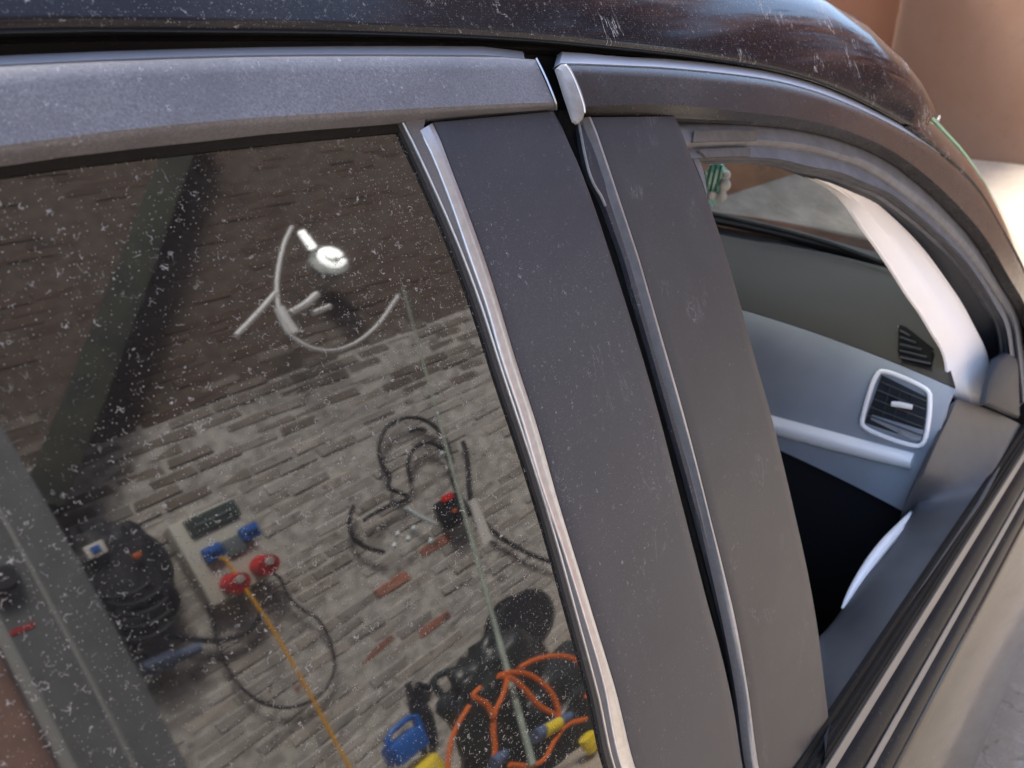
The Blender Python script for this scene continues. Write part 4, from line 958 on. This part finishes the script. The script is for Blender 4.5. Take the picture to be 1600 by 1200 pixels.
for c_ in ([(637, 1065), (641, 1095), (650, 1130), (660, 1165), (668, 1205)], [(652, 1072), (660, 1090), (662, 1120), (668, 1160)], [(650, 1068), (668, 1075), (665, 1095), (655, 1110)], [(655, 1090), (672, 1120), (680, 1165)], [(645, 1075), (655, 1110), (672, 1150), (676, 1190)]): b.tube(catmull([W(a, q_, -2.55) for a, q_ in c_], 20), .016, 6)
tag(b.build('black_straps', M['black']), 'bunch of black straps hanging above the blue and yellow can', 'strap')
YCN = -2.30
cn = empty('spray_can', W(640, 1195, YCN), 'blue and yellow canister with a blue handle on top', 'can')
cb = W(655, 1205, YCN); ct = W(628, 1152, YCN)
b = MB(); ax_ = Vector((0, 0, 1)); b.tube([cb-ax_*.30, cb-ax_*.28, cb-ax_*.01, cb+ax_*.03, cb+ax_*.05], [.085, .095, .095, .085, .05], 20); b.build('body', M['yel2'], cn)
c1 = W(632, 1165, YCN+.02); b = MB(); b.box(c1, (.15, .13, .11), None, .025); b.build('head', M['blue'], cn)
c2 = W(628, 1140, YCN+.02); b = MB(); b.tube([c2+Vector((-.07, 0, -.05)), c2+Vector((-.07, 0, .012)), c2+Vector((-.04, 0, .032)), c2+Vector((.04, 0, .032)), c2+Vector((.07, 0, .012)), c2+Vector((.07, 0, -.05))], .016, 8); b.build('handle', M['blue'], cn)
YO = -1.86
OC = [[(1000, 370), (1100, 320), (1250, 295), (1370, 330), (1440, 420), (1440, 500), (1420, 560)], [(870, 420), (930, 400), (1040, 405), (1150, 470), (1220, 560), (1250, 660), (1240, 700)], [(870, 420), (960, 440), (1040, 510), (1120, 600), (1230, 670)],
      [(930, 430), (900, 540), (850, 650), (840, 760), (850, 880), (840, 940)], [(760, 490), (715, 540), (800, 600), (840, 680)], [(690, 605), (610, 740), (570, 860), (555, 1000)], [(1420, 690), (1300, 730), (1220, 830), (1160, 940), (1080, 980), (940, 975)]]
b = MB()
for j, c_ in enumerate(OC): b.tube(catmull([W(560+a/4, 950+q_/4, YO+.012*j) for a, q_ in c_], 28), .011, 8)
tag(b.build('orange_cable', M['orange']), 'loose loops of orange extension cable in the lower right of the window', 'cable')
def plug_at(a0, q0_, a1, q1_, r_, mat, band, label):
    e_ = empty('plug', W((a0+a1)/2, (q0_+q1_)/2, -1.80), label, 'plug', 'cable plugs in the corner')
    p0, p1 = W(a0, q0_, -1.80), W(a1, q1_, -1.80)
    b_ = MB(); b_.tube([p0, p0.lerp(p1, .6), p0.lerp(p1, .62), p1], [r_, r_, r_*.8, r_*.7], 12); b_.build('body', mat, e_)
    if band:
        b_ = MB(); b_.tube([p0.lerp(p1, .22)+Vector((0, .012, 0)), p0.lerp(p1, .62)+Vector((0, .012, 0))], r_*.95, 12); b_.build('band', band, e_)
plug_at(835, 1150, 890, 1118, .032, M['bluegrey'], M['yel2'], 'grey plug with a yellow band among the orange loops')
plug_at(915, 1150, 925, 1172, .035, M['yel2'], None, 'yellow plug left of the pair near the window edge')
plug_at(933, 1140, 943, 1165, .032, M['yel2'], None, 'yellow plug right of the pair nearest the window edge')
plug_at(770, 1192, 790, 1176, .030, M['bluegrey'], None, 'blue grey plug at the bottom end of the orange cable')
# ---- white cable and lamp under the boarding
YL = -2.75
b = MB()
for c_, r_ in (([(456, 352), (445, 375), (436, 410), (432, 445), (436, 485), (450, 518), (480, 540), (515, 547), (552, 536), (588, 508), (622, 460)], .012), ([(430, 456), (400, 490), (368, 523)], .017), ([(452, 488), (475, 475), (495, 458)], .024), ([(488, 488), (515, 477)], .02), ([(436, 480), (446, 500), (460, 520)], .03)):
    b.tube(catmull([W(a, q_, YL) for a, q_ in c_], 30), r_, 8)
tag(b.build('white_cable', M['cable_w']), 'looped white cable hanging on the brown brick beside the lamp', 'cable')
lp = W(517, 402, YL); lamp = empty('wall_lamp', lp, 'round lit lamp with a bright coiled tube on the brown brick', 'lamp')
b = MB(); b.tube([lp+Vector((0, -.16, .05)), lp+Vector((0, -.05, 0)), lp+Vector((0, -.03, 0))], [.05, .13, .12], 28); b.build('lamp_body', M['steel_lt'], lamp)
b = MB(); b.tube([lp+Vector((.065*math.cos(t), -.0+.004*t, .075*math.sin(t))) for t in [2*math.pi*j/24 for j in range(22)]], .020, 8); b.tube([lp+Vector((.03*math.cos(t)+.02, .015, .03*math.sin(t)+.03)) for t in [2*math.pi*j/14 for j in range(11)]], .014, 8); b.build('lamp_tube', M['lampglow'], lamp)
b = MB(); b.tube([W(470, 360, YL), W(488, 385, YL)], [.022, .026], 10); b.build('lamp_stub', M['lampglow'], lamp)

# ---- copper-leaved tree standing over the low wall, standing ahead on the right
tr = empty('copper_tree', (7.4, -2.6, GZ), 'reddish brown leafy tree standing in the yard, reflected in the car roof', 'tree')
b = MB(); tp = catmull([(7.4, -2.6, GZ), (7.42, -2.6, .9), (7.3, -2.5, 2.2), (7.35, -2.35, 3.6), (7.25, -2.2, 8.2)], 24); b.tube(tp, [.17-.12*i/23 for i in range(24)], 10); b.build('trunk', M['beam'], tr)
rt = random.Random(5); cl = []
for i in range(34):
    st = tp[7+i % 17]; a = rt.uniform(0, 6.28); L_ = rt.uniform(1.2, 3.0)
    e_ = st+Vector((math.cos(a)*L_, math.sin(a)*L_*.9-.3, rt.uniform(.3, 1.7))); cl += [st.lerp(e_, t)+Vector((rt.gauss(0, .2), rt.gauss(0, .2), rt.gauss(0, .2))) for t in (.45, .65, .85, 1.0)]
    b = MB(); b.tube(catmull([st, st.lerp(e_, .5)+Vector((0, 0, .12)), e_], 10), [.055-.045*j/9 for j in range(10)], 6); b.build('limb', M['beam'], tr)
M['leaf'] = surf('copper leaf', (.20, .060, .028), .5, c2=(.30, .12, .05), vscale=3)
V = []; Fs = []
for c in cl:
    for _ in range(75):
        p = c+Vector((rt.gauss(0, .27), rt.gauss(0, .27), rt.gauss(0, .22))); a = Vector((rt.gauss(0, 1), rt.gauss(0, 1), rt.gauss(0, .6))).normalized()*.12; d_ = a.orthogonal().normalized()*.06
        k0 = len(V); V += [p-a, p+d_, p+a, p-d_]; Fs.append((k0, k0+1, k0+2, k0+3))
cr = mesh('crown', V, Fs, M['leaf'], tr, smooth=False); cr['kind'] = 'stuff'
